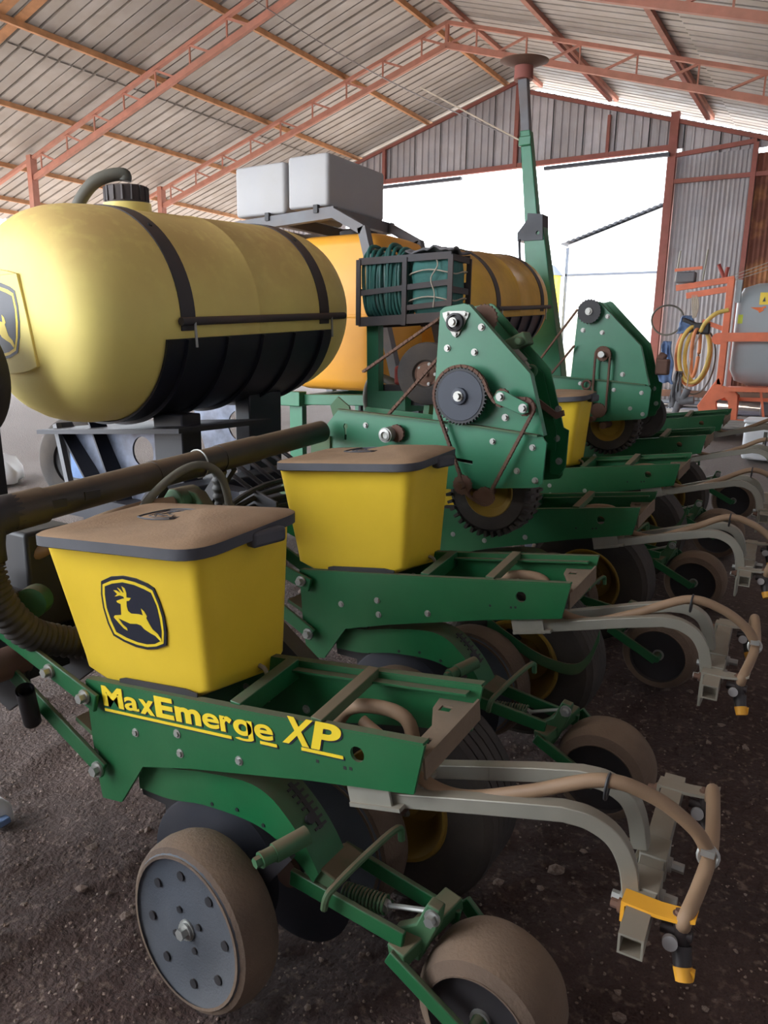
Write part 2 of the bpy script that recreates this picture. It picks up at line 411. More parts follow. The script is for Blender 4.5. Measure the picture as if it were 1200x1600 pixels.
while x < 1.6:
    x1 = x+.686; left = x < RX
    if x1 < DX0+.2: wall_sheet(x, x1+.02, .4, 'wallzinc', gap=.02)
    elif x < DX1-.1: wall_sheet(x, x1+.02, DZ, 'wallzinc', gap=.02 if left else .19)
    else: wall_sheet(x, x1+.02, 5.3, 'wallzinc', gap=.19)
    x = x1
x = DX1
for i in range(7):
    x1 = x+.76; rst = i >= 2
    wall_sheet(x, x1+.02, 2.72 if i < 2 else .42, 'rustsheet' if rst else 'wallzinc', top=5.34 if i < 2 else 5.22, dy=.03, sine=True)
    if i < 2: wall_sheet(x, x1+.02, .42, 'wallzinc', top=2.76, dy=.05, sine=True)
    x = x1
def bar(name, a, b, w_, h_, m_='tie', p=wb): return MB().beam(a, b, w_, h_, (0, 1, 0) if abs(a[2]-b[2]) > abs(a[0]-b[0]) else (0, 0, 1)).build(name, m_, p)
bar('door_post', (DX1-.03, WY-.06, .35), (DX1-.03, WY-.06, rz(DX1)-.1), .16, .12)
bar('lintel', (DX0, WY-.05, DZ+.03), (DX1, WY-.05, DZ+.03), .1, .1)
bar('track_rail', (-11.3, WY-.22, DZ-.13), (-8.2, WY-.22, DZ-.13), .10, .07, 'outdark')
bar('track_rail', (-6.2, WY-.22, DZ-.13), (DX1-.05, WY-.22, DZ-.13), .10, .07, 'outdark')
bar('post', (-6.95, WY-.08, DZ), (-6.95, WY-.08, RZ-.15), .09, .08)
bar('post', (-10.4, WY-.08, DZ), (-10.4, WY-.08, rz(-10.4)-.1), .08, .08)
bar('post', (-8.9+4.0, WY-.08, DZ), (-4.9, WY-.08, rz(-4.9)-.4), .06, .06)
bar('post', (-2.05, WY-.08, .45), (-2.05, WY-.08, rz(-2.05)-.36), .09, .08)
bar('girt', (DX1, WY-.07, 4.83), (1.6, WY-.07, 4.80), .06, .08)
bar('girt', (DX1, WY-.07, 5.32), (-2.05, WY-.07, 5.42), .06, .08)
bar('girt', (DX1, WY-.07, .62), (1.6, WY-.07, .62), .08, .14, 'rust')
bar('rafter', (RX, WY-.06, RZ-.07), (-14.4, WY-.06, rz(-14.4)-.07), .05, .07)
bar('rafter', (RX, WY-.06, RZ-.26), (1.6, WY-.06, rz(1.6)-.26), .05, .07)
# ---- long wall on the right, just outside the picture
wr = thing('wall_right', (0, 0, 0), 'sheeted long wall on the right side of the shed', None, None, 'structure')
y = Y0
while y < WY:
    b = MB(); n = 24
    for z in (-.05, rz(1.7)-.05):
        for i in range(n+1): b.v.append((1.72+.016*sin(2*pi*i/3), y+.76*i/n, z))
    b.f = [(i, i+1, n+2+i, n+1+i) for i in range(n)]
    b.build('wall_sheet', 'wallzinc', wr); y += .75

wf = thing('front_light_block', (0, 0, 0), 'unseen sheeted wall behind the camera, added to cut light from the front', None, None, 'structure')  # unseen wall added to cut light from behind the camera, left part kept open
x = -3.75
while x < 1.7:
    b = MB(); n = 24
    for top in (0, 1):
        for i in range(n+1):
            xx = x+.76*i/n; b.v.append((xx, Y0+.05+.016*sin(2*pi*i/3), rz(xx)-.02 if top else -.05))
    b.f = [(i, i+1, n+2+i, n+1+i) for i in range(n)]
    b.build('wall_sheet', 'wallzinc', wf); x += .75

# ---- outdoors, beyond the doorway
bd = thing('distant_shed', (-7, 26, .45), 'sunlit white shed outside seen through the open doorway', 'shed')
MB().prism([(-8.76, .45), (-8.76, 5.0), (-5.5, 6.06), (-2.2, 5.0), (-2.2, .45)], 0, .15, XZ(26)).build('end_wall', 'outer', bd)
MB().box((-5.5, 30.2, 2.7), (6.5, 8, 4.5)).build('body', 'outer', bd)
for s_, xe in ((-1, -8.95), (1, -2.0)):
    b = MB(); n = 40
    for yy in (25.7, 34):
        for i in range(n+1):
            x = -5.5+(xe+5.5)*i/n; zz = 6.12-(1.12)*i/n+.03*(i % 2)
            b.v.append((x, yy, zz))
    b.f = [(i, i+1, n+2+i, n+1+i) for i in range(n)]; b.build('roof', 'outdark', bd, smooth=False)
bar('door_track', (-8.75, 25.9, 4.0), (-3, 25.9, 3.98), .08, .07, 'outdark', bd)
bar('corner_post', (-8.74, 25.9, .45), (-8.74, 25.9, 4.9), .08, .08, 'outdark', bd)
for i in range(12): bar('door_rib', (-8.5+i*.45, 25.93, .5), (-8.5+i*.45, 25.93, 3.9), .03, .03, 'outer', bd)
yt = thing('silo', (-9.2, 24.6, .45), 'narrow yellow bin with a small grey roof outside the doorway', 'silo')
MB().cyl((-8.95, 25, .45), (-8.95, 25, 3.9), .34, n=20).build('body', 'decal_yellow', yt)
MB().cyl((-8.95, 25, 3.9), (-8.95, 25, 4.25), .42, .1, n=20).build('roof', 'outdark', yt)

# ================================================================== PLANTER ROW UNITS (first one built, five copies)
EMB_OUT = [(-82, 76), (-42, 90), (3, 95), (45, 91), (79, 81), (97, 71), (101, 35), (99, -2), (90, -40), (73, -78), (39, -91), (1, -98), (-39, -96), (-78, -86), (-110, -73), (-115, -40), (-111, 3), (-100, 41)]
EMB_Y1 = [(-80, 68), (-44, 80), (-1, 87), (39, 82), (70, 74), (90, 65), (94, 31), (92, -3), (82, -41), (67, -73), (38, -84), (5, -90), (-31, -88), (-70, -80), (-102, -67), (-107, -36), (-104, 4), (-93, 42)]
EMB_IN = [(-73, 64), (-43, 73), (-4, 79), (34, 75), (62, 67), (83, 59), (87, 27), (83, -5), (75, -40), (63, -66), (37, -77), (8, -82), (-25, -80), (-60, -72), (-92, -60), (-96, -30), (-95, 6), (-84, 42)]
DEER = [(-48, 28), (-26, 35), (-16, 37), (-17, 42), (-29, 44), (-50, 39), (-36, 47), (-45, 56), (-35, 56), (-26, 52), (-21, 51), (-28, 64), (-20, 60), (-14, 52), (-10, 53), (-11, 69), (-2, 64), (-2, 52), (-7, 40), (8, 40), (-2, 32), (-11, 31), (-17, 17), (-18, 4), (-10, -2), (17, -1), (30, -3), (31, 15), (39, 8), (43, -4), (38, -9), (43, -26), (47, -37), (60, -48), (66, -61), (62, -68), (49, -54), (36, -49), (18, -40), (11, -31), (-2, -28), (-27, -30), (-41, -26), (-64, -19), (-55, -36), (-45, -44), (-46, -51), (-57, -46), (-69, -32), (-80, -18), (-74, -13), (-48, -9), (-36, 21), (-47, 24)]
def emblem(parent, c, uu, vv, sc_=1.):
    c = V(c); uu = V(uu).normalized(); vv = V(vv).normalized(); nn = uu.cross(vv)
    fn = lambda a, b, t: c+uu*(a*.001*sc_)+vv*(b*.001*sc_)+nn*t
    top = MB().prism(EMB_OUT, -.005, .0008, fn).build('emblem', 'decal_black', parent, smooth=False)
    top['label'] = 'black shield emblem with a leaping yellow deer'
    MB().prism(EMB_Y1, 0, .0014, fn).build('emblem_ring', 'decal_yellow', top, smooth=False)
    MB().prism(EMB_IN, 0, .0020, fn).build('emblem_field', 'decal_black', top, smooth=False)
    MB().prism(DEER, 0, .0027, fn).build('emblem_deer', 'decal_yellow', top, smooth=False)
    return top

PLATE = [(-1.562, .626), (-.987, .699), (-.575, .756), (-.595, .649), (-.85, .590), (-1.191, .50), (-1.36, .448), (-1.451, .316), (-1.526, .302), (-1.544, .399), (-1.552, .50)]
def wheel(root, name, c, R_, rr, wd, m_t, m_r, holes=0, rnd=.03, axis=(0, -1, 0), dish=.01, hub=.018, m_side=None, label=None, hole_r=.008, hole_ring=.75):
    """wheel seen from its axis side: tyre with rounded shoulders, dished rim, holes and hub; c is the middle of the near face"""
    c = V(c); ax = V(axis).normalized()
    t = MB().lathe(c, ax, [(rr, -.012), (rr, .0), (R_-rnd, 0), (R_-rnd*.3, -rnd*.35), (R_, -rnd), (R_+.004, -wd*.5), (R_, -wd+rnd), (R_-rnd*.3, -wd+rnd*.35), (R_-rnd, -wd), (rr, -wd), (rr, -wd+.012)], 48).build('tyre', m_t, root)
    if name: t.name = name
    r_ = MB().lathe(c, ax, [(0, -dish), (rr*.42, -dish), (rr*.55, -dish*1.3), (rr*.9, -dish*.8), (rr, -.002), (rr+.004, -.006), (rr, -.02), (0, -.03)], 40).build('rim', m_r, t)
    MB().lathe(c, ax, [(rr, -wd+.02), (rr*.9, -wd+.03), (0, -wd+.03)], 32).build('rim', m_r, t)
    if label: r_['label'] = label
    x, y = perp(ax); hb = MB()
    for i in range(holes):
        a = 2*pi*i/holes+.2; p = c+(x*cos(a)+y*sin(a))*(rr*hole_ring)-ax*(dish*1.05)
        hb.cyl(p, p+ax*.004, hole_r, n=12)
    for i in range(4 if holes else 0):
        a = 2*pi*i/4+.6; p = c+(x*cos(a)+y*sin(a))*(rr*.27)-ax*(dish*1.0)
        hb.cyl(p, p+ax*.004, .008, n=10)
    if holes:
        h_ = hb.build('rim_hole_shade', 'black', t); h_['label'] = 'ring of black discs painted as the dark of the rim holes'; h_['kind'] = 'stuff'  # black discs put the shade of the holes onto the rim
    MB().cyl(c-ax*.02, c-ax*(dish-.004), hub*1.6, n=16).bolt(c-ax*(dish-.004), ax, hub*.9, .02).build('hub', 'bolt', t)
    return t

def row_unit():
    t = thing('row_unit', (-1.05, 1.2, 0), cat='planter unit', group='green planter row units')
    fn = lambda dx, dy, dz: (lambda a, b, th: (a+dx, 1.09+dy+th, b+dz))
    for nm, (dx, dy, dz) in (('side_plate', (0, 0, 0)), ('side_plate', (.013, .225, .03))):
        p = MB().prism(PLATE, -.004, .004, fn(dx, dy, dz), [circ(-.723, .691, .0165)] if dy == 0 else []).build(nm, 'green', t)
        s_ = 1
        lip = MB().beam((-1.558+dx, 1.098+dy, .628+dz), (-.99+dx, 1.098+dy, .700+dz), .022, .006)
        lip.beam((-.99+dx, 1.098+dy, .700+dz), (-.578+dx, 1.098+dy, .757+dz), .022, .006)
        if dy: lip.beam((-1.1+dx, 1.07+dy, .672+dz), (-.6+dx, 1.07+dy, .741+dz), .022, .005)
        lip.build('top_flange', 'green', p)
        for x, z in ((-1.378, .536), (-1.23, .579), (-1.223, .53), (-1.036, .573), (-1.54, .43)): MB().bolt((x+dx, 1.086+dy, z+dz), (0, -1, 0), .0075, .006).build('bolt', 'bolt', p)
        if dy == 0:
            hb = MB()
            for x, z in ((-.82, .644), (-.752, .652), (-.738, .655)): hb.box((x, 1.0862, z), (.007, .002, .007))
            tag(hb.build('square_hole_shade', 'black', p), kind='stuff')  # black squares on the plate paint the shade inside its holes
    MB().box((-.83, 1.205, .735), (.028, .22, .026), Matrix.Rotation(radians(8), 3, 'X')).build('cross_bar', 'green_old', t, bevel=.002)
    MB().box((-1.06, 1.21, .69), (.03, .21, .05), Matrix.Rotation(radians(8), 3, 'X')).build('cross_bar', 'green', t, bevel=.002)
    # rear deck plate with cut-outs and a folded rear flange
    b = MB().prism([(-.628, 1.10), (-.58, 1.10), (-.57, 1.31), (-.66, 1.31), (-.655, 1.27), (-.625, 1.21)], 0, .005, lambda a, b_, th: (a, b_, .718+.125*(a+.64)+.13*(b_-1.2)+th), [[(-.64, 1.265), (-.64, 1.285), (-.615, 1.285), (-.615, 1.265)], [(-.61, 1.15), (-.61, 1.17), (-.60, 1.17), (-.60, 1.15)]])
    b.beam((-.581, 1.1, .70), (-.567, 1.31, .735), .005, .05)
    b.build('rear_deck', 'deck', t)
    # parallel links to the toolbar
    for yy, dz in ((1.07, 0), (1.345, .025)):
        a = MB().beam((-1.97, yy, .715+dz), (-1.50, yy, .585+dz), .012, .05).build('upper_link', 'green', t, bevel=.003)
        MB().bolt((-1.675, yy-.006, .632+dz), (0, -1, 0), .013, .022).build('bolt', 'bolt', a); MB().bolt((-1.535, yy-.006, .598+dz), (0, -1, 0), .013, .022).build('bolt', 'bolt', a)
        a = MB().beam((-1.86, yy, .575+dz), (-1.49, yy, .40+dz), .012, .048).build('lower_link', 'green', t, bevel=.003)
        MB().bolt((-1.505, yy-.006, .405+dz), (0, -1, 0), .014, .02).build('bolt', 'bolt', a)
    MB().beam((-1.62, 1.21, .50), (-1.50, 1.21, .455), .24, .012).build('link_plate', 'green_old', t)
    MB().tube([(-1.745, 1.045, .475), (-1.69, 1.0, .60)], .023, 18, False).tube([(-1.745, 1.045, .475), (-1.69, 1.0, .60)], .017, 18, False).build('handle_tube', 'black', t)
    hd = MB()
    for yy in (1.10, 1.32): hd.prism([(-1.86, .80), (-1.98, .84), (-2.06, .82), (-2.06, .46), (-1.95, .42), (-1.84, .50)], 0, .012, XZ(yy))
    hd.box((-2.0, 1.21, .63), (.1, .2, .28)).build('mounting_head', 'black', t, bevel=.004)
    MB().cyl((-1.88, 1.0, .60), (-1.88, 1.12, .60), .045, n=20).cyl((-1.88, .985, .60), (-1.88, 1.0, .60), .02, n=12).build('link_roller', 'rust', t)
    # opener shank: arched box casting with a notched adjustment rack
    top = cat_([(-1.42, .44, 0), (-1.303, .447, 0), (-1.2, .472, 0), (-1.058, .497, 0), (-.985, .487, 0), (-.928, .448, 0), (-.88, .398, 0), (-.845, .345, 0)], 4)
    bot = cat_([(-.86, .315, 0), (-.893, .345, 0), (-.929, .365, 0), (-.985, .390, 0), (-1.062, .398, 0), (-1.196, .385, 0), (-1.309, .358, 0), (-1.42, .35, 0)], 4)
    out = [(p.x, p.y) for p in top]+[(p.x, p.y) for p in bot]
    sh = MB().prism(out, 0, .10, XZ(1.12)).build('opener_shank', 'green', t, bevel=.004)
    rk = MB()
    ed = [p for p in top if -.985 < p.x < -.89]
    rk_c = [V((p.x, 1.185, p.y)) for p in ed]
    for i, p in enumerate(rk_c):
        a = rk_c[max(0, i-1)]; c_ = rk_c[min(len(rk_c)-1, i+1)]; tg = (c_-a).normalized(); nn = V((-tg.z, 0, tg.x)); nn = nn if nn.z > 0 else -nn
        R_ = Matrix((tg, V((0, 1, 0)), nn)).transposed()
        rk.box(p+nn*.001, (.018, .012, .003), R_)
        rk.box(p+nn*.002+tg*.004, (.006, .04, .003), R_)
    tag(rk.build('notched_slot', 'black', sh, smooth=False), kind='stuff')
    MB().cyl((-.908, 1.165, .426), (-.899, 1.165, .434), .011, n=16).build('shank_hole_shade', 'black', sh)  # flat black discs paint the shade inside the shank holes
    bh = MB()
    for x, z in ((-1.16, .40), (-1.08, .415), (-1.0, .405)): bh.cyl((x, 1.1195, z), (x, 1.118, z), .005, n=10)
    tag(bh.build('shank_hole_shade', 'black', sh), kind='stuff')
    MB().cyl((-.875, 1.12, .43), (-.905, 1.045, .42), .021, n=18).cyl((-.905, 1.045, .42), (-.915, 1.02, .418), .017, n=12).bolt((-.915, 1.02, .418), (-.3, -1, -.05), .012, .02).build('pivot_stub', 'green_old', t)
    MB().prism([(-1.45, .46), (-1.30, .47), (-1.29, .36), (-1.285, .10), (-1.335, .09), (-1.345, .32), (-1.43, .32)], 0, .02, XZ(1.135)).build('seed_tube_guard', 'black', t, bevel=.003)
    for c, ax, rr in (((-1.18, 1.14, .205), (.13, -1, .02), .185), ((-1.02, 1.24, .205), (-.05, -1, .02), .19)):
        d_ = MB().lathe(c, ax, [(0, .006), (rr*.4, .006), (rr*.5, .002), (rr*.97, .0), (rr, -.002), (rr*.97, -.004), (0, -.004)], 48).build('opener_disc', 'disc', t)
        MB().cyl(V(c), V(c)+V(ax).normalized()*.02, .04, n=18).build('disc_hub', 'rust', d_)
    # gauge wheels each side
    wheel(t, 'gauge_wheel', (-1.095, .955, .197), .195, .172, .12, 'tread_dust', 'wheel_grey', holes=8, axis=(-.07, -1, .07), dish=.012, hub=.015, label='grey dished disc with round holes', hole_r=.011, hole_ring=.72)
    wheel(t, 'gauge_wheel', (-1.0, 1.345, .225), .205, .183, .115, 'tread_dust', 'wheel_grey', axis=(-.08, -1, 0), dish=.007)
    MB().beam((-.91, 1.09, .40), (-1.05, 1.075, .215), .016, .05).build('gauge_arm', 'black', t)
    # closing wheel assembly
    MB().beam((-.925, 1.125, .302), (-.635, 1.135, .268), .014, .04).build('closing_arm', 'green', t, bevel=.003)
    MB().beam((-.89, 1.285, .285), (-.575, 1.275, .245), .014, .04).build('closing_arm', 'green', t, bevel=.003)
    cr = MB().prism([(-.68, .20), (-.615, .20), (-.575, .30), (-.57, .345), (-.60, .35), (-.625, .29), (-.68, .25)], 0, .03, lambda a, b, th: (a, 1.165+th, b))
    cr.beam((-.645, 1.12, .235), (-.60, 1.30, .27), .05, .035).build('closing_bracket', 'green_old', t, bevel=.004)
    MB().bolt((-.585, 1.165, .325), (0, -1, 0), .012, .02).build('bolt', 'bolt', t)
    MB().tube(cat_([(-.815, 1.10, .285), (-.808, 1.098, .315), (-.80, 1.115, .335), (-.77, 1.20, .375), (-.745, 1.29, .395), (-.74, 1.30, .36)], 5), .0085, 8).build('lever', 'green_old', t)
    MB().prism([(-.90, .315), (-.85, .35), (-.80, .335), (-.81, .305)], 0, .11, XZ(1.13)).build('pivot_casting', 'green_old', t, bevel=.006)
    coil = [V((-.83+.115*i/120, 1.2+.02*cos(2*pi*i/10), .252+.02*sin(2*pi*i/10)+.016*i/120)) for i in range(121)]
    MB().tube(coil, .0035, 6).build('spring', 'green_old', t)
    MB().tube([(-.715, 1.2, .268), (-.60, 1.19, .315)], .006, 8).cyl((-.722, 1.19, .262), (-.722, 1.21, .262), .014, n=14).build('spring_rod', 'bolt', t)
    wheel(t, 'press_wheel', (-.465, 1.13, .148), .148, .112, .17, 'tread_dust', 'black', holes=5, rnd=.04, dish=.05, hub=.014, hole_r=.012, hole_ring=.6)
    MB().beam((-.66, 1.115, .235), (-.465, 1.105, .143), .014, .036).cyl((-.465, 1.105, .148), (-.465, 1.19, .15), .016, n=12).build('press_arm', 'green', t, bevel=.003)
    MB().beam((-.585, 1.315, .26), (-.465, 1.315, .15), .014, .036).build('press_arm', 'green', t, bevel=.003)
    # short seed hose looping between the plates
    MB().tube(cat_([(-.90, 1.24, .60), (-.85, 1.24, .685), (-.76, 1.245, .71), (-.70, 1.25, .69), (-.685, 1.25, .60)], 6), .016, 10).build('seed_hose', 'hose', t)
    return t
ROWS = ['green row unit nearest the camera with yellow lettering on its side plate',
        'green row unit carrying the plain yellow hopper, second from the camera',
        'green row unit just behind the nearer chain drive, third from the camera',
        'green row unit under the small far hopper, fourth from the camera',
        'green row unit below the farther chain drive, fifth from the camera',
        'green row unit closest to the orange sprayer, last of the row']
r0 = row_unit()
units = [r0]
for k in range(1, 6): units.append(clone(r0, D*(S*k), ROWS[k]))
r0['label'] = ROWS[0]

# lettering on the nearest side plate (a flat decal following the slope of the plate)
PX, PZ = V((1, 0, .1317)).normalized(), V((-.1317, 0, 1)).normalized()
ADV = {'M': .833, 'a': .556, 'x': .556, 'E': .667, 'm': .889, 'e': .556, 'r': .389, 'g': .611, 'X': .70, 'P': .667}
def glyph_mesh(ch, size, off):
    cu = bpy.data.curves.new('glyph', 'FONT'); cu.body = ch; cu.size = size; cu.extrude = .0005; cu.offset = off
    tmp = bpy.data.objects.new('tmp', cu); col.objects.link(tmp)
    me = bpy.data.meshes.new_from_object(tmp.evaluated_get(bpy.context.evaluated_depsgraph_get())); bpy.data.objects.remove(tmp)
    return me
def g_mesh(size):
    """single-storey g: an o with a stem and a hooked tail"""
    me = glyph_mesh('o', size, .0022); P = [v.co.copy() for v in me.vertices]; F = [tuple(p.vertices) for p in me.polygons]
    x1 = max(p.x for p in P); x0 = min(p.x for p in P); top = max(p.y for p in P); w_ = (x1-x0)*.27; b = MB(); b.v = [tuple(p) for p in P]; b.f = F
    b.box((x1-w_*.35, top*.5-.05*size, 0), (w_, top+.10*size, .001))
    c = V(((x0+x1)/2-w_*.05, -.085*size, 0)); rx, ry = (x1-x0)*.5, .125*size; q = []
    for i in range(13):
        a_ = -pi*i/15
        for k in (1., .45): q.append(c+V(((rx+w_*.3)*cos(a_)*(1 if k == 1 else .52), ry*sin(a_)*k, 0)))
    for z in (-.0005, .0005):
        b.add([p+V((0, 0, z)) for p in q], [(2*i, 2*i+1, 2*i+3, 2*i+2) for i in range(12)])
    m2 = bpy.data.meshes.new('glyph'); m2.from_pydata(b.v, [], b.f); return m2
def lettering(txt, at, size, em, shear, parent):
    """bold decal letters, each glyph fitted to its own advance width"""
    pen = 0.
    for ch in txt:
        wd = ADV[ch]*em; 
        for nm, m_, dd, dy in (('letter_shadow', 'decal_black', .0030, -.0006), ('letter', 'decal_yellow', 0, -.0016)):
            me = g_mesh(size) if ch == 'g' else glyph_mesh(ch, size, .0013 if ch in 'ae' else .0028); xs = [v.co.x for v in me.vertices]; x0, x1 = min(xs), max(xs); k = wd*.93/(x1-x0)
            o = V((at[0], 1.0858+dy, at[1]))+PX*dd-PZ*dd
            for v in me.vertices: v.co = o+PX*(pen+wd*.035+(v.co.x-x0)*k+shear*v.co.y)+PZ*v.co.y+V((0, -v.co.z, 0))-root_loc(parent)
            me.materials.clear(); me.materials.append(K[m_]); ob = bpy.data.objects.new(nm, me); col.objects.link(ob); ob.parent = parent
            if nm == 'letter': ob['label'] = 'yellow letter '+ch
        pen += wd
sp0 = [c for c in r0.children if c.name.startswith('side_plate')][0]
lettering('MaxEmerge', (-1.494, .580), .070, .1010, 0, sp0)
lettering('XP', (-.912, .662), .082, .108, .32, sp0)
ul = MB()
for m_, dd, yy in (('decal_black', .003, 1.0852), ('decal_yellow', 0, 1.0842)):
    b = MB()
    for (x0, z0, x1, z1) in ((-1.488, .567, -1.055, .624), (-.972, .639, -.925, .645), (-.86, .660, -.755, .674)):
        b.beam((x0+dd, yy, z0-dd), (x1+dd, yy, z1-dd), .001, .007)
    b.build('underline', m_, sp0, smooth=False)

# ---- seed hoppers
def hopper():
    t = thing('seed_hopper', (-1.35, 1.2, .62), cat='hopper')
    def q(nl, nr, fr, fl, rr=.03): return rquad([nl, nr, fr, fl], rr)
    b = MB().loft([q((-1.50, 1.115, .625), (-1.16, 1.115, .675), (-1.18, 1.30, .66), (-1.50, 1.30, .64)),
                   q((-1.572, 1.106, .652), (-1.118, 1.106, .705), (-1.125, 1.34, .672), (-1.572, 1.34, .66)),
                   q((-1.575, 1.098, .69), (-1.112, 1.098, .745), (-1.122, 1.38, .705), (-1.575, 1.38, .69), .035),
                   q((-1.60, 1.035, .98), (-1.066, 1.035, 1.025), (-1.094, 1.372, 1.04), (-1.60, 1.372, 1.0), .04),
                   q((-1.603, 1.03, 1.0), (-1.065, 1.03, 1.045), (-1.093, 1.372, 1.06), (-1.603, 1.372, 1.015), .04)])
    body = b.build('hopper_body', 'yellow', t, ang=50)
    MB().prism([(-1.43, .655), (-1.41, .662), (-1.20, .690), (-1.16, .689), (-1.16, .67), (-1.43, .64)], 0, .004, XZ(1.1005)).build('bottom_gap_shade', 'black', body)  # black strip paints the shade in the gap along the hopper's bottom edge
    lb = [(-1.585, .992, .997), (-1.03, .992, 1.045), (-1.075, 1.395, 1.052), (-1.63, 1.395, 1.0)]
    up = lambda dz, ins, rr: rquad([(lb[0][0]+ins, lb[0][1]+ins, lb[0][2]+dz), (lb[1][0]-ins, lb[1][1]+ins, lb[1][2]+dz), (lb[2][0]-ins, lb[2][1]-ins, lb[2][2]+dz), (lb[3][0]+ins, lb[3][1]-ins, lb[3][2]+dz)], rr, 6)
    R4 = [.05, .085, .07, .06]
    lid = MB().loft([up(0, .006, R4), up(.003, 0, R4), up(.027, 0, R4)]).build('lid', 'lid', t, ang=50)
    tp = MB().loft([up(.0268, .0005, R4), up(.031, .006, R4), up(.036, .05, [.04]*4), up(.039, .12, [.03]*4), up(.040, .17, [.02]*4)]).build('lid_top', 'lid_top', lid, ang=60)
    tp['label'] = 'thick brown dust lying on top of the lid'
    MB().box((-1.055, 1.23, 1.05), (.03, .10, .036), Matrix.Rotation(radians(-6), 3, 'Z')).build('lid_latch', 'lid', lid, bevel=.008)
    # raised shield outline moulded into the lid
    e = MB(); cc = V((-1.345, 1.215, 1.066)); ex, ey = V((1, 0, .088)).normalized(), V((-.05, 1, .02)).normalized()
    e.ring([cc+ex*(a*.00062)+ey*(b*.00062) for a, b in EMB_OUT], .0022, 6)
    e.ring([cc+ex*(a*.0005)+ey*(b*.0005) for a, b in EMB_IN], .0012, 6)
    for a, b in zip(DEER, DEER[1:]+DEER[:1]): e.tube([cc+ex*(a[0]*.00055)+ey*(a[1]*.00055), cc+ex*(b[0]*.00055)+ey*(b[1]*.00055)], .0011, 4)
    e.build('lid_mark', 'lid', lid)
    MB().box((-1.128, 1.27, .70), (.012, .03, .022)).tube(cat_([(-1.122, 1.27, .705), (-1.10, 1.268, .70), (-1.09, 1.266, .67), (-1.09, 1.264, .62)], 4), .006, 6).build('hold_down_strap', 'steel', t)
    return t
h0 = hopper(); h0.location.x -= .015
clone(h0, D*S+V((0, 0, -.0)), 'plain yellow seed hopper with dusty lid on the second row unit')
clone(h0, D*(3*S), 'small far yellow hopper standing between the two green chain drives')
clone(h0, D*(2*S), 'yellow hopper mostly hidden behind the nearer chain drive plate')
h0['label'] = 'large yellow seed hopper with black deer emblem nearest the camera'
p0, p1, p2 = V((-1.59, 1.098, .69)), V((-1.127, 1.098, .745)), V((-1.615, 1.035, .98))
uu = (p1-p0).normalized(); nn = uu.cross(p2-p0).normalized(); vv = nn.cross(uu)
hb_ = [c for c in h0.children if c.name.startswith('hopper_body')][0]
c0 = V((-1.3255, 0, .8665)); c0.y = p0.y-((c0-p0).x*nn.x+(c0-p0).z*nn.z)/nn.y
emblem(hb_, c0+nn*.0042, uu, vv)

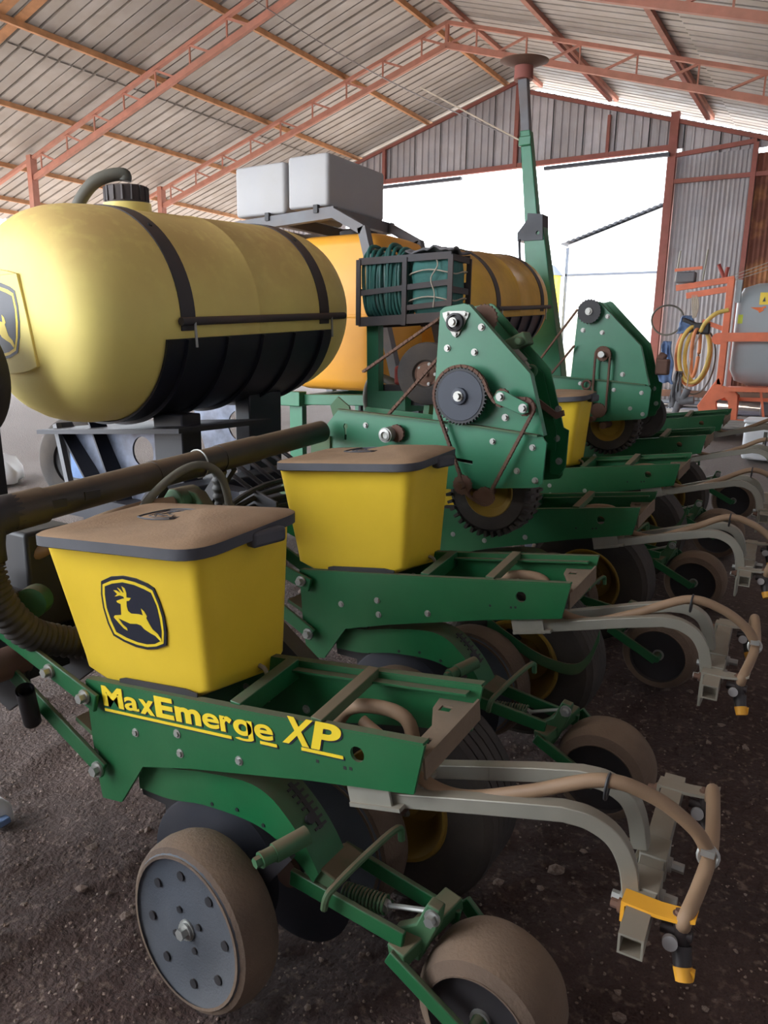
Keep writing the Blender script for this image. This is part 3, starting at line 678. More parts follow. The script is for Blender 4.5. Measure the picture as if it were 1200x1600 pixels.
# ---- spray brackets behind every row unit
def bracket():
    t = thing('spray_bracket', (-.4, 1.2, .5), cat='spray bracket', group='rear spray brackets')
    def rt(pts): return cat_(pts, 6)
    def mv(x, z, y0, y): return V((x*y/y0, y, 1.47-(1.47-z)*y/y0))
    MB().sq([mv(-.74, .578, 1.12, 1.12), mv(-.42, .672, 1.12, 1.135)]+rt([mv(-.32, .700, 1.12, 1.145), mv(-.275, .702, 1.12, 1.155), mv(-.233, .685, 1.12, 1.165), mv(-.208, .645, 1.12, 1.17), mv(-.196, .585, 1.12, 1.175)]), .030, (0, 1, 0)).build('support_tube', 'steel', t, bevel=.002)
    MB().sq([(-.66, 1.262, .590), (-.42, 1.262, .665)]+rt([(-.33, 1.262, .690), (-.285, 1.262, .692), (-.245, 1.262, .675), (-.225, 1.262, .640), (-.213, 1.262, .585)]), .030, (0, 1, 0)).build('support_tube', 'steel', t, bevel=.002)
    MB().box((-.685, 1.19, .585), (.12, .20, .008), Matrix.Rotation(radians(-14), 3, 'Y')).box((-.70, 1.098, .60), (.10, .006, .05), Matrix.Rotation(radians(-14), 3, 'Y')).build('clamp_plate', 'steel', t)
    A, B = V((-.180, 1.062, .540)), V((-.204, 1.53, .572)); dd = (B-A).normalized()
    x = dd.cross(V((0, 0, 1))).normalized(); y = x.cross(dd)
    b = MB(); o = .02; i_ = .016
    ring = lambda p, h: [p+x*sx*h+y*sy*h for sx, sy in ((-1, -1), (1, -1), (1, 1), (-1, 1))]
    b.loft([ring(A+dd*.03, i_), ring(A, i_), ring(A, o), ring(B, o), ring(B, i_), ring(B-dd*.03, i_)]).build('spray_bar', 'steel', t, smooth=False)
    for k in (.138, .225):
        p = A+dd*k; s_ = MB().loft([ring(p-dd*.03, .024), ring(p+dd*.03, .024)]); 
        s_.box(p-x*.0+V((-.028, 0, -.05)), (.008, .06, .11))
        sv = s_.build('clamp_sleeve', 'steel', t, bevel=.002)
        MB().bolt(p+V((.022, 0, -.005)), (1, 0, 0), .009, .03).build('bolt', 'bolt', sv); MB().bolt(p+V((-.032, -.02, -.02)), (-1, 0, 0), .009, .02).build('bolt', 'bolt', sv)
    def nozzle(kpos, smat, capm, red=False, dz=0.):
        p = A+dd*kpos
        s_ = MB().prism([(-.028, .023), (.03, .023), (.062, .027), (.088, .038), (.088, .032), (.063, .021), (.026, .016), (-.022, .016), (-.022, -.016), (-.028, -.016)], -.018, .018, lambda a, bb, th: p+V((a, th, bb+dz)))
        st = s_.build('nozzle_strap', smat, t)
        if smat == 'cap_yellow': st['label'] = 'yellow painted nozzle strap'
        MB().bolt(p+V((-.03, 0, .0)), (-1, 0, 0), .008, .018).build('bolt', 'rust', st); MB().bolt(p+V((.06, 0, .025)), (0, 0, 1), .006, .009).build('bolt', 'rust', st)
        n_ = MB().cyl(p+V((.066, 0, .02)), p+V((.070, -.006, -.028)), .013, n=14).cyl(p+V((.070, -.006, -.024)), p+V((.078, -.022, -.055)), .017, .014, n=14)
        n_.cyl(p+V((.036, -.003, -.004)), p+V((.085, -.003, -.004)), .010, n=12)
        nb = n_.build('nozzle_body', 'nozzle', t)
        q = p+V((.054, -.022, -.012)); MB().cyl(q, q+V((.002, -.010, .003)), .012, n=18).build('nozzle_valve', 'knob_grey', nb)
        if red: q = p+V((.068, -.03, -.04)); MB().cyl(q, q+V((.0, -.010, .0)), .008, n=14).build('nozzle_plug', 'knob_red', nb)
        c_ = MB().cyl(p+V((.077, -.020, -.050)), p+V((.083, -.030, -.068)), .016, .014, n=10).box(p+V((.092, -.024, -.055)), (.010, .010, .016)).build('nozzle_cap', capm, nb)
        c_['label'] = 'pale nozzle cap' if capm == 'cap_white' else 'yellow nozzle cap'
        return p
    n1 = nozzle(.078, 'cap_yellow', 'cap_yellow')
    n2 = nozzle(.43, 'steel', 'cap_white')
    H = MB().tube(cat_([(-.78, 1.19, .70), (-.70, 1.175, .675), (-.62, 1.15, .645), (-.527, 1.15, .636), (-.40, 1.155, .688), (-.272, 1.17, .748), (-.19, 1.20, .728), (-.126, 1.22, .682), (-.098, 1.235, .635)], 8), .0125, 12)
    H.tube(cat_([n2+V((.075, -.01, .02)), (-.118, 1.40, .655), (-.102, 1.30, .632), (-.098, 1.235, .620), (-.104, 1.18, .595), (-.112, 1.13, .575), n1+V((.066, .012, -.012))], 6), .0125, 12)
    hs = H.build('hose', 'hose', t)
    MB().ring([V((-.262+.0015*sin(a), 1.172+.015*cos(a), .738+.024*sin(a))) for a in [2*pi*i/14 for i in range(14)]], .003, 6).build('cable_tie', 'black', hs)
    c = V((-.099, 1.235, .628)); MB().ring([c+V((.016*cos(a), .004*sin(a), .017*sin(a))) for a in [2*pi*i/16 for i in range(16)]], .004, 6).box(c+V((.0, -.012, .016)), (.022, .014, .012)).build('hose_clamp', 'bolt', hs)
    return t
b0 = bracket()
BL = ['galvanised spray bracket with yellow strap and brown hose nearest the camera', 'galvanised spray bracket with bent tubes behind the second row unit', 'spray bracket with brown hose behind the third row unit',
      'spray bracket with brown hose behind the fourth row unit', 'spray bracket behind the fifth row unit, beside the white box', 'farthest spray bracket, behind the last row unit']
for k in range(1, 6):
    c = clone(b0, D*(S*k), BL[k])
    for ch in c.children:
        if 'label' in ch: del ch['label']
        if ch.name.startswith('nozzle_strap') and k < 4:
            ch.data = ch.data.copy(); ch.data.materials[0] = K['steel']
        if ch.name.startswith('nozzle_body'):
            for g in ch.children:
                if g.name.startswith('nozzle_cap') and k > 0: g.data = g.data.copy(); g.data.materials[0] = K['cap_yellow']; g['label'] = 'yellow nozzle cap'
b0['label'] = BL[0]

# ---- ribbed tyres standing between the row units
def lift_wheel():
    t = thing('ribbed_tyre', (-.885, 1.58, 0), cat='tyre', group='ribbed tyres between the row units')
    c = V((-.885, 1.50, .285)); R_, rr, wd = .285, .155, .19
    pr = [(rr, -.01), (rr+.01, 0), (R_*.78, .008), (R_*.93, 0), (R_-.008, -.012)]
    g = wd/5
    for i in range(5): pr += [(R_, -.016-i*(wd-.03)/5), (R_+.003, -.016-(i+.7)*(wd-.03)/5), (R_-.014, -.016-(i+.74)*(wd-.03)/5), (R_-.014, -.016-(i+.96)*(wd-.03)/5)]
    pr += [(R_-.008, -wd+.004), (R_*.93, -wd), (R_*.78, -wd-.008), (rr+.01, -wd), (rr, -wd+.01)]
    MB().lathe(c, (0, -1, 0), pr, 56).build('tyre', 'tyre', t, ang=30)
    rm = MB().lathe(c, (0, -1, 0), [(0, -.05), (.06, -.05), (.065, -.09), (.10, -.095), (.125, -.05), (.14, -.02), (.152, .004), (.16, .006), (.165, -.002)], 40).build('rim', 'rim_yellow', t, ang=30)
    MB().cyl(c+V((0, .05, 0)), c+V((0, -.02, 0)), .04, n=20).cyl(c+V((0, -.02, 0)), c+V((0, -.035, 0)), .025, n=14).build('hub', 'rust', rm)
    for i in range(5): a = 2*pi*i/5; MB().bolt(c+V((.05*cos(a), .05, .05*sin(a))), (0, -1, 0), .008, .012).build('wheel_nut', 'bolt', rm)
    MB().beam(c+V((0, .1, 0)), c+V((-.62, .1, .42)), .06, .09).build('leg', 'black', t)
    return t
STRAP = [(-.99, 1.473, .43), (-.917, 1.473, .391), (-.784, 1.473, .334), (-.664, 1.473, .325), (-.61, 1.473, .377), (-.58, 1.473, .468)]
lw = lift_wheel()
LW = ['ribbed tyre with yellow rim between the first and second row units', 'ribbed tyre with yellow rim between the second and third row units', 'ribbed tyre between the third and fourth row units', 'ribbed tyre between the fourth and fifth row units', 'ribbed tyre between the fifth and last row units']
for k in range(1, 5):
    c = clone(lw, D*(S*k), LW[k])
    if k in (1, 3):
        g_ = MB(); rings = []
        for p in cat_(STRAP, 5): rings.append([V(p)+V((0, dy, dz)) for dy, dz in ((-.003, -.02), (.003, -.02), (.003, .02), (-.003, .02))])
        o = g_.loft(rings).build('bent_strap', 'green_old'); o.data.transform(Matrix.Translation(-V(lw.location))); o.parent = c
lw['label'] = LW[0]

# ================================================================== TOOLBAR, PIPES, TANKS
tb = thing('planter_toolbar', (-2.15, 3.3, .4), 'dark steel planter toolbar running behind all the row units', 'toolbar')
MB().beam((-2.13, .35, .58), along((-2.13, .35, .58), 6.1), .17, .17).build('beam', 'navy', tb, bevel=.01)
for i, k in enumerate((.1, 1.35, 2.75, 4.1, 5.2)):
    p = along((-2.13, .9, .60), k); MB().box(p+V((0, 0, .11)), (.24, .12, .05)).box(p+V((.10, 0, .0)), (.03, .12, .28)).build('clamp_plate', 'black', tb, bevel=.006)
for yy in (.45, 5.4):
    p = along((-2.13, yy, .5), 0); b = MB().beam((-2.13, yy, .55), (-2.13, yy, gz(yy)-.02), .10, .10, (0, 1, 0)).box((-2.13, yy, gz(yy)+.01), (.26, .26, .05)); b.build('parking_stand', 'black', tb)
a = along((-2.13, 1.0, .62), .72)
b = MB().prism([(-2.02, .86), (-1.93, .965), (-1.86, 1.005), (-1.78, .99), (-1.70, .90), (-1.72, .82), (-2.0, .80)], 0, .05, XZ(1.70)).cyl((-1.845, 1.66, .955), (-1.845, 1.76, .955), .05, n=20)
br = b.build('lift_bracket', 'green_old', tb, bevel=.006); MB().cyl((-1.845, 1.64, .955), (-1.845, 1.66, .955), .024, n=8).build('pivot_bolt', 'rust', br)
MB().tube(cat_([(-1.75, 1.40, .93), (-1.73, 1.47, 1.02), (-1.71, 1.56, 1.083), (-1.70, 1.65, 1.10), (-1.70, 1.73, 1.06), (-1.70, 1.765, .98), (-1.70, 1.77, .90)], 6), .013, 10).cyl((-1.70, 1.768, .955), (-1.70, 1.772, .86), .019, n=14).build('hydraulic_hose', 'hose_grey', tb)
MB().tube(cat_([(-1.95, 1.2, .86), (-1.84, 1.33, .945), (-1.76, 1.46, .985), (-1.72, 1.55, .99)], 6), .022, 12).build('branch_hose', 'hose', tb)
MB().box((-2.0, 1.26, .79), (.16, .16, .30)).build('control_box', 'black', tb, bevel=.012)
MB().cyl((-1.915, 1.20, .745), (-1.89, 1.16, .745), .045, n=20).build('control_knob', 'green_old', tb)
for i in range(4): MB().tube(cat_([(-2.02, 1.9+.03*i, .72+.03*i), (-2.0, 2.3, .80+.035*i), (-1.98, 2.8, .78+.04*i), (-1.97, 3.2, .86+.03*i)], 5), .012, 8).build('hydraulic_hose', 'black', tb)
# big black air pipe with collars, elbow and corrugated down hose
ap = thing('air_pipe', (-1.8, 1.7, 1.05), 'long black dust-topped air pipe running above the toolbar', 'pipe')
P0 = V((-1.80, 1.055, 1.035)); P1_ = along(P0, 1.42)
MB().tube([P0, P1_], .044, 24).build('pipe', 'pipe', ap)
for k, rr, w2 in ((.01, .050, .10), (.50, .0465, .02), (.80, .047, .20)): MB().tube([along(P0, k), along(P0, k+w2)], rr, 24).build('collar', 'pipe', ap)
MB().ring([along(P0, .70)+V((.047*cos(a_), 0, .047*sin(a_))) for a_ in [2*pi*i/20 for i in range(20)]], .003, 6).build('clamp_band', 'bolt', ap)
for k in (.13, .24): MB().box(along(P0, k)+V((.044, 0, .004)), (.006, .05, .022)).build('moulded_tab', 'black', ap)
MB().tube(cat_([along(P0, .03), P0, P0+V((.0, -.045, -.015)), P0+V((.005, -.062, -.06)), P0+V((.01, -.065, -.11))], 6), .05, 20).build('elbow', 'black', ap)
for k in (.55, .88): MB().beam(along(P0, k)+V((-.02, 0, -.04)), along(P0, k)+V((-.28, .0, -.36)), .03, .05).build('support', 'black', ap)
ch_ = thing('corrugated_hose', (-1.77, 1.05, .66), 'black corrugated air hose drooping to the nearest yellow hopper', 'hose')
hp = cat_([P0+V((.01, -.065, -.10)), (-1.775, .985, .90), (-1.765, 1.0, .82), (-1.755, 1.06, .725), (-1.74, 1.14, .675), (-1.70, 1.22, .645), (-1.62, 1.26, .63)], 22)
MB().tube(hp, [.040+.0042*(1 if i % 4 < 2 else -.5) for i in range(len(hp))], 18).build('hose', 'corr', ch_, ang=60)
c2_ = thing('corrugated_hose', (-1.8, 1.9, .8), 'short grey corrugated hose under the air pipe by the second hopper', 'hose')
hp = cat_([along(P0, .80)+V((0, 0, -.045)), (-1.82, 1.86, .93), (-1.80, 1.90, .86), (-1.76, 1.97, .80)], 16)
MB().tube(hp, [.024+.003*(1 if i % 4 < 2 else -.5) for i in range(len(hp))], 14).build('hose', 'corr', c2_, ang=60)

TD = V((-.027, 1, .063)).normalized()
def big_tank(y0, xc, zc, length, R_, material, label, smat='strap'):
    """lying cylinder tank: o is the centre of the near cap"""
    o = V((xc, y0, zc)); t = thing('liquid_tank', o-V((0, 0, R_)), label, 'tank')
    h = length
    pr = [(0.001, 0), (.20, .004), (.33, .018), (.40, .045), (.45, .09), (.485, .15), (.508, .22), (.522, .30), (.53, .42), (.53, .6), (.53, .8), (.53, h*.5-.01), (.5335, h*.5-.006), (.5335, h*.5+.006), (.53, h*.5+.01), (.53, h-.8), (.53, h-.6), (.53, h-.42), (.522, h-.30), (.508, h-.22), (.485, h-.15), (.45, h-.09), (.40, h-.045), (.33, h-.018), (.20, h-.004), (0.001, h)]
    body = MB().lathe(o, TD, [(a*R_/.53, b) for a, b in pr], 72).build('tank_shell', material, t, ang=60)
    x = V((1, 0, 0)); x = (x-x.dot(TD)*TD).normalized(); z = x.cross(TD); z = z if z.z > 0 else -z
    def arc(h0, h1, rr, a0, a1, th, n=40):
        b = MB(); rings = []
        for i in range(n+1):
            t_ = radians(a0+(a1-a0)*i/n); dn = x*cos(t_)+z*sin(t_)
            rings.append([o+TD*h0+dn*rr, o+TD*h1+dn*rr, o+TD*h1+dn*(rr+th), o+TD*h0+dn*(rr+th)])
        return b.loft(rings)
    s0, s1 = .50, h-.42
    for hh in (s0, s1-.1):
        s_ = arc(hh, hh+.095, R_+.001, -8, 188, .006).build('strap', smat, t)
        dn = x*cos(radians(52))+z*sin(radians(52)); p = o+TD*(hh+.05)+dn*(R_+.007); MB().cyl(p, p+dn*.006, .012, n=12).build('strap_bolt', 'black', s_)
    cr = arc(s0-.10, s1+.03, R_+.004, -12, -168, .012).build('cradle', 'navy', t)
    for i in range(5):
        hh = s0+.02+(s1-s0)*i/4.4; arc(hh, hh+.02, R_+.014, -12, -168, .022).build('cradle_rib', 'navy', cr)
    for sg in (1, -1):
        p = o+x*(sg*(R_+.022)); rl = MB().tube([p+TD*(s0-.02)-z*.03, p+TD*(s1+.14)-z*.03], .02, 12).build('rail', 'strap', t)
        for k in (s0+.06, s1-.02):
            q = p+TD*k-z*.045+x*sg*.012; MB().cyl(q+z*.02, q-z*.11, .007, n=10).build('tie_bolt', 'bolt', rl)
    return t, body, o, x, z, s0, s1
T1, body1, o1, tx, tz, s0, s1 = big_tank(2.08, -3.285, 1.575, 2.18, .53, 'tank', 'big pale yellow liquid tank with dark straps, deer emblem on its end')
# filler lid, breather hose, emblem panel
p = o1+TD*.72+tz*.53
MB().cyl(p-tz*.05, p+tz*.03, .12, n=32).build('filler_neck', 'tank', T1)
lid = MB().lathe(p+tz*.03, tz, [(0, .085), (.098, .085), (.104, .078), (.104, 0), (0, 0)], 40)
L1 = lid.build('filler_lid', 'strap', T1)
for i in range(14):
    a_ = 2*pi*i/14; q = p+tz*.075+(tx*cos(a_)+TD*sin(a_))*.104; MB().box(q, (.014, .014, .07)).build('lid_rib', 'strap', L1)
MB().tube(cat_([p+tz*.14+TD*.0, p+tz*.17, p+tz*.165-TD*.05-tx*.05, p+tz*.13-TD*.10-tx*.12, p+tz*.05-TD*.13-tx*.2, p-tz*.04-TD*.13-tx*.28], 6), .032, 12).build('breather_hose', 'hose_grey', T1)
eu = tx; ev = tz; ec = o1+eu*(-.15)-ev*.01-TD*.002
pn = [(-.24, .20), (-.05, .235), (.18, .21), (.215, .16), (.255, -.16), (.235, -.215), (.05, -.245), (-.20, -.215), (-.26, -.15), (-.265, .12)]
rr_ = cat_([(a, b, 0) for a, b in pn]+[(pn[0][0], pn[0][1], 0)], 4)[:-1]
MB().prism([(v.x, v.y) for v in rr_], -.007, .06, lambda a, b, th: ec+eu*a+ev*b+TD*th).build('emblem_panel', 'tank', T1, bevel=.006)
emblem(T1, ec-TD*.0078, eu, ev, 1.85)
# steel stand carrying the tank on the toolbar
st = thing('tank_stand', (-3.1, 3.1, .3), 'scuffed grey and dark steel stand under the pale yellow tank', 'stand')
MB().prism([(-3.95, .975), (-3.1, 1.038), (-2.78, 1.062), (-2.78, 1.037), (-3.1, 1.013), (-3.95, .95)], 0, .7, XZ(2.56)).build('saddle_plate', 'navy', st)
MB().prism([(-3.97, .955), (-3.60, .985), (-3.42, .74), (-3.42, .45), (-3.70, .70)], 0, .012, XZ(2.76)).build('gusset_plate', 'sheet_grey', st)
MB().prism([(-3.60, .985), (-3.15, 1.015), (-3.15, .45), (-3.40, .45), (-3.46, .78)], 0, .012, XZ(2.74), [circ(-3.265, .885, .085, 24)]).build('gusset_plate', 'sheet_grey', st)
MB().beam((-3.95, 2.74, 1.0), (-3.63, 2.70, .66), .10, .014).build('gusset_flange', 'navy', st)
MB().beam((-3.62, 2.72, 1.035), (-3.37, 2.68, .60), .10, .014).build('gusset_flange', 'navy', st)
MB().beam((-3.93, 2.68, 1.0), (-3.80, 2.66, .55), .035, .035, (0, 1, 0)).build('brace_tube', 'rack', st)
MB().box((-3.05, 2.8, .72), (.22, .14, .78)).build('upright', 'navy', st, bevel=.008)
MB().prism([(-3.80, 1.10), (-3.18, 1.18), (-3.18, .72), (-3.66, .72)], 0, .012, XZ(3.62), [circ(-3.36, .955, .10, 24)]).build('gusset_plate', 'sheet_grey', st)
MB().box((-3.13, 3.55, .80), (.12, .3, .78)).build('upright', 'navy', st, bevel=.008)
MB().box((-2.75, 3.1, .70), (.14, 1.3, .16)).build('side_beam', 'navy', st, bevel=.008)
MB().beam((-2.7, 2.75, .70), (-2.05, 2.75, .66), .10, .12).beam((-2.7, 3.5, .75), (-2.05, 3.5, .71), .10, .12).build('cross_beam', 'navy', st)
MB().box((-3.4, 3.1, .55), (.9, 1.0, .12)).build('base_beam', 'navy', st)
for x_, y_ in ((-3.75, 2.75), (-3.0, 2.75), (-3.75, 3.5), (-3.0, 3.5)): MB().beam((x_, y_, .5), (x_, y_, gz(y_)-.03), .08, .08, (0, 1, 0)).build('leg', 'navy', st)
for i in range(6): MB().tube(cat_([(-2.62, 2.6+.1*i, .93), (-2.5, 2.62+.1*i, .86), (-2.42, 2.75+.09*i, .74), (-2.3, 2.9, .68)], 5), .012, 8).build('hose', 'black', st)
# wheel half out of the picture at the left edge
mw = thing('carrier_wheel', (-3.28, 1.8, .0), 'dark wheel cut off by the left edge in front of the tank', 'wheel')
t_ = MB().lathe((-3.44, 1.80, 1.30), (.15, -1, 0), [(.16, -.01), (.17, 0), (.27, .004), (.295, -.012), (.302, -.03), (.302, -.09), (.29, -.11), (.17, -.12), (.16, -.11)], 56).build('tyre', 'tyre', mw)
MB().lathe((-3.44, 1.80, 1.30), (.15, -1, 0), [(0, -.04), (.10, -.04), (.165, -.01), (.165, -.1), (0, -.1)], 32).build('rim', 'rust', t_)
MB().beam((-3.36, 1.93, 1.33), (-3.42, 2.0, .02), .07, .07, (0, 1, 0)).beam((-3.355, 1.75, 1.33), (-3.36, 1.98, 1.33), .05, .05).box((-3.42, 2.0, .02), (.3, .3, .04)).build('stand', 'black', mw)
# tyre standing on the yard side behind the tank
ft = thing('trailer_tyre', (-5.4, 3.8, .13), 'black tyre with dark rim standing on the bare ground behind the tank stand', 'tyre')
t_ = MB().lathe((-5.38, 3.79, .50), (.25, -1, 0), [(.20, 0), (.25, .02), (.33, .01), (.365, -.02), (.372, -.05), (.372, -.13), (.36, -.17), (.25, -.19), (.2, -.17)], 48).build('tyre', 'tyre', ft)
MB().lathe((-5.38, 3.79, .50), (.25, -1, 0), [(0, -.06), (.12, -.06), (.2, -.03), (.205, -.005), (.2, -.15), (0, -.15)], 32).build('rim', 'black', t_)
MB().box((-5.17, 3.74, .50), (.30, .03, .22)).build('hub_plate', 'rag_blue', ft)

# ---- second machine behind: upright amber tank, rack with white tanks, second lying tank, marker arm
ot = thing('upright_tank', (-3.5, 5.5, 1.1), 'tall amber upright tank under the rack with two white tanks', 'tank')
def rbox(c, d, rv, n=6, top=.05):
    x, y, z = c; a, b_, h = d[0]/2, d[1]/2, d[2]; rings = []
    def rg(ins, zz, rr): return rquad([(x-a+ins, y-b_+ins, zz), (x+a-ins, y-b_+ins, zz), (x+a-ins, y+b_-ins, zz), (x-a+ins, y+b_-ins, zz)], rr, n)
    return MB().loft([rg(top, z, rv), rg(top*.3, z+top*.3, rv), rg(0, z+top, rv), rg(0, z+h-top, rv), rg(top*.3, z+h-top*.3, rv), rg(top, z+h, rv)])
s_ = rbox((-3.62, 5.40, 1.12), (.92, .8, 1.22), .16, top=.09).build('tank_shell', 'tank_orange', ot, ang=60)
rbox((-3.62, 5.40, 1.69), (.935, .815, .035), .165, top=.015).build('moulded_band', 'tank_orange', s_)
MB().cyl((-3.62, 5.4, 2.3), (-3.62, 5.4, 2.40), .16, n=28).build('filler_lid', 'black', ot)
b = MB()
for x_ in (-3.95, -3.3): MB().beam((x_, 4.97, 1.08), (x_, 4.97, .62), .02, .04, (0, 1, 0)).build('strap', 'black', ot)
fr = thing('support_frame', (-3.3, 5.0, .2), 'green steel frame carrying the amber tank', 'frame')
MB().beam((-4.05, 4.92, 1.03), (-2.45, 4.92, 1.09), .10, .085).build('front_beam', 'green_haze', fr, bevel=.006)
MB().beam((-4.05, 5.9, 1.06), (-2.45, 5.9, 1.12), .10, .085).build('rear_beam', 'green_haze', fr, bevel=.006)
MB().box((-3.93, 4.86, 1.045), (.26, .10, .12)).build('sleeve', 'green_haze', fr, bevel=.006)
for x_, y_ in ((-3.90, 4.92), (-2.55, 4.92), (-3.9, 5.9), (-2.55, 5.9)): MB().beam((x_, y_, 1.0), (x_, y_, gz(y_)-.03), .13, .06, (0, 1, 0)).build('leg', 'green_haze', fr)
for y_ in (4.92, 5.9):
    pass
MB().beam((-3.9, 4.92, 1.02), (-3.9, 5.9, 1.05), .1, .08).beam((-2.6, 4.92, 1.07), (-2.6, 5.9, 1.10), .1, .08).build('side_beam', 'green_haze', fr)
MB().tube(cat_([(-2.98, 4.6, .98), (-2.97, 4.55, 1.12), (-2.90, 4.5, 1.24), (-2.78, 4.45, 1.26), (-2.62, 4.4, 1.22)], 6), .03, 12).build('hose', 'hose_grey', fr)
rk = thing('tank_rack', (-3.6, 5.3, 1.1), 'grey steel rack holding two white tanks above the amber tank', 'rack')
for y_ in (4.9, 5.75):
    MB().beam((-4.55, y_, 2.43), (-3.50, y_, 2.475), .06, .085).build('rail', 'rack', rk)
    MB().beam((-3.52, y_, 2.475), (-3.24, y_, 2.33), .07, .07, (0, 1, 0)).build('bent_leg', 'rack', rk)
    MB().beam((-3.245, y_, 2.35), (-2.88, y_, 1.08), .07, .07, (0, 1, 0)).build('bent_leg', 'rack', rk)
    MB().beam((-4.5, y_, 2.43), (-4.15, y_, 1.05), .07, .07, (0, 1, 0)).build('bent_leg', 'rack', rk)
for x_ in (-4.5, -4.05, -3.56): MB().beam((x_, 4.9, 2.44+.04*(x_+4.5)), (x_, 5.75, 2.44+.04*(x_+4.5)), .06, .085).build('cross_member', 'rack', rk)
for i, (xa, xb, lab) in enumerate(((-4.52, -3.985, 'white rectangular tank on the rack, the one farther from the doorway'), (-3.965, -3.56, 'white rectangular tank on the rack, the one beside the doorway'))):
    wt = thing('water_tank', ((xa+xb)/2, 5.3, 2.50), lab, 'tank', 'white tanks on the rack')
    w_ = xb-xa; zb_ = 2.475+.045*((xa+xb)/2+4.5)+.02
    rbox(((xa+xb)/2, 5.3, zb_), (w_-.01, .82, .385), .035, top=.02).build('tank_shell', 'white_tank', wt, ang=60)
    MB().box(((xa+xb)/2+.1, 4.87, zb_-.02), (.04, .03, .06)).build('outlet', 'black', wt)
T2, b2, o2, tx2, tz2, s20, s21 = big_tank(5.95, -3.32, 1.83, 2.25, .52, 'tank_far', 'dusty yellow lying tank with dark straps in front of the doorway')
s2_ = thing('tank_stand', (-3.3, 7, .4), 'dark stand under the dusty yellow tank near the doorway', 'stand')
for x_, y_ in ((-3.7, 6.6), (-2.95, 6.6), (-3.7, 7.5), (-2.95, 7.5)): MB().beam((x_, y_, 1.45), (x_, y_, gz(y_)-.03), .1, .1, (0, 1, 0)).build('leg', 'navy', s2_)
MB().box((-3.3, 7.05, 1.34), (1.0, 1.2, .08)).build('saddle_plate', 'navy', s2_)

# ---- basket of flat bars with a hose coil and a tarpaulin
bk = thing('steel_basket', (-2.25, 4.05, 1.6), 'rusty flat-bar basket on a green post in front of the amber tank', 'basket')
bx0, bx1, by0, by1, bz0, bz1 = -2.61, -1.985, 3.9, 4.14, 1.60, 1.975
def fb(a, b_, w_=.035, th=.008, nm='bar'): return MB().beam(a, b_, th, w_).build(nm, 'strap', bk)
for y_ in (by0, by1):
    fb((bx0, y_, bz0+.02), (bx1, y_, bz0+.05), .055, .01, 'lower_rail'); fb((bx0, y_, bz1), (bx1, y_, bz1+.01), .04)
    fb((bx0, y_, 1.79), (bx1, y_, 1.84), .032)
    fb((-2.28, y_, 1.70), (bx1, y_, 1.725), .03)
    for x_ in (bx0, -2.285, bx1): MB().beam((x_, y_-.006, bz0), (x_, y_-.006, bz1+.01), .03, .012, (0, 1, 0)).build('upright_bar', 'strap', bk)
for x_ in (bx0, bx1):
    for z_ in (1.63, 1.80, 1.975): MB().beam((x_, by0, z_), (x_, by1, z_), .008, .035).build('side_bar', 'strap', bk)
MB().box(((bx0+bx1)/2, (by0+by1)/2, bz0+.03), (bx1-bx0, by1-by0, .008)).build('floor_plate', 'strap', bk)
MB().beam((-2.555, 4.0, 1.61), (-2.535, 4.0, .72), .085, .06, (0, 1, 0)).beam((-2.54, 4.0, 1.09), (-2.54, 4.95, 1.09), .09, .09).build('post', 'green_haze', bk)
MB().beam((-2.535, 4.0, 1.14), (-2.3, 4.0, 1.15), .09, .12).beam((-2.535, 4.0, .8), (-2.54, 4.0, gz(4)-.03), .09, .07, (0, 1, 0)).build('foot', 'green_haze', bk)
hc = thing('hose_coil', (-2.44, 4.08, 1.64), 'coiled green flat hose packed in the basket', 'hose')
random.seed(11)
for i in range(13):
    x_ = -2.585+.021*i; b = MB(); pts = []
    hgt = .20+random.uniform(-.02, .012); dpt = .10+random.uniform(-.012, .008); cz = 1.655+hgt
    for k in range(28):
        a_ = 2*pi*k/28; sy = abs(sin(a_))**.7*(1 if sin(a_) > 0 else -1); cy = abs(cos(a_))**.7*(1 if cos(a_) > 0 else -1)
        pts.append((x_+.008*sin(2*a_+i)+.006*cos(a_), 4.02+dpt*cy, cz+hgt*sy))
    b.ring(pts, .0115, 8).build('hose_turn', 'ghose', hc)
tp = thing('tarpaulin_bundle', (-2.09, 4.08, 1.64), 'folded teal tarpaulin tied with string in the basket', 'tarpaulin')
b = rbox((-2.13, 4.02, 1.645), (.27, .215, .37), .05, n=8, top=.05)
me_o = b.build('tarpaulin', 'tarp', tp, ang=70)
sm = me_o.modifiers.new('sub', 'SUBSURF'); sm.levels = 2; sm.render_levels = 2; sm.subdivision_type = 'SIMPLE'
tx_ = bpy.data.textures.new('folds', 'CLOUDS'); tx_.noise_scale = .09
dm = me_o.modifiers.new('folds', 'DISPLACE'); dm.texture = tx_; dm.strength = .035; dm.mid_level = .7
for z_ in (1.75, 1.9):
    MB().ring([(-2.13+.145*max(-1, min(1, 1.25*cos(a_))), 4.02+.12*max(-1, min(1, 1.25*sin(a_))), z_+.012*sin(3*a_)) for a_ in [2*pi*i/28 for i in range(28)]], .004, 6).build('string', 'rope', tp)
MB().tube(cat_([(-2.09, 3.905, 1.98), (-2.07, 3.895, 1.93), (-2.11, 3.893, 1.86), (-2.085, 3.893, 1.78), (-2.09, 3.893, 1.70)], 5), .004, 6).build('string', 'rope', tp)
fs_ = thing('folded_cover', (-2.1, 4.08, 2.0), 'crumpled grey cover lying on top of the basket', 'cover')
b = MB(); n = 16
for j in range(n+1):
    for i in range(n+1):
        x_ = -2.30+.33*i/n; y_ = 3.92+.20*j/n; b.v.append((x_, y_, 2.022+.035*noise.noise(V((x_*9, y_*9, 4)))+.02*noise.noise(V((x_*23, y_*23, 1)))))
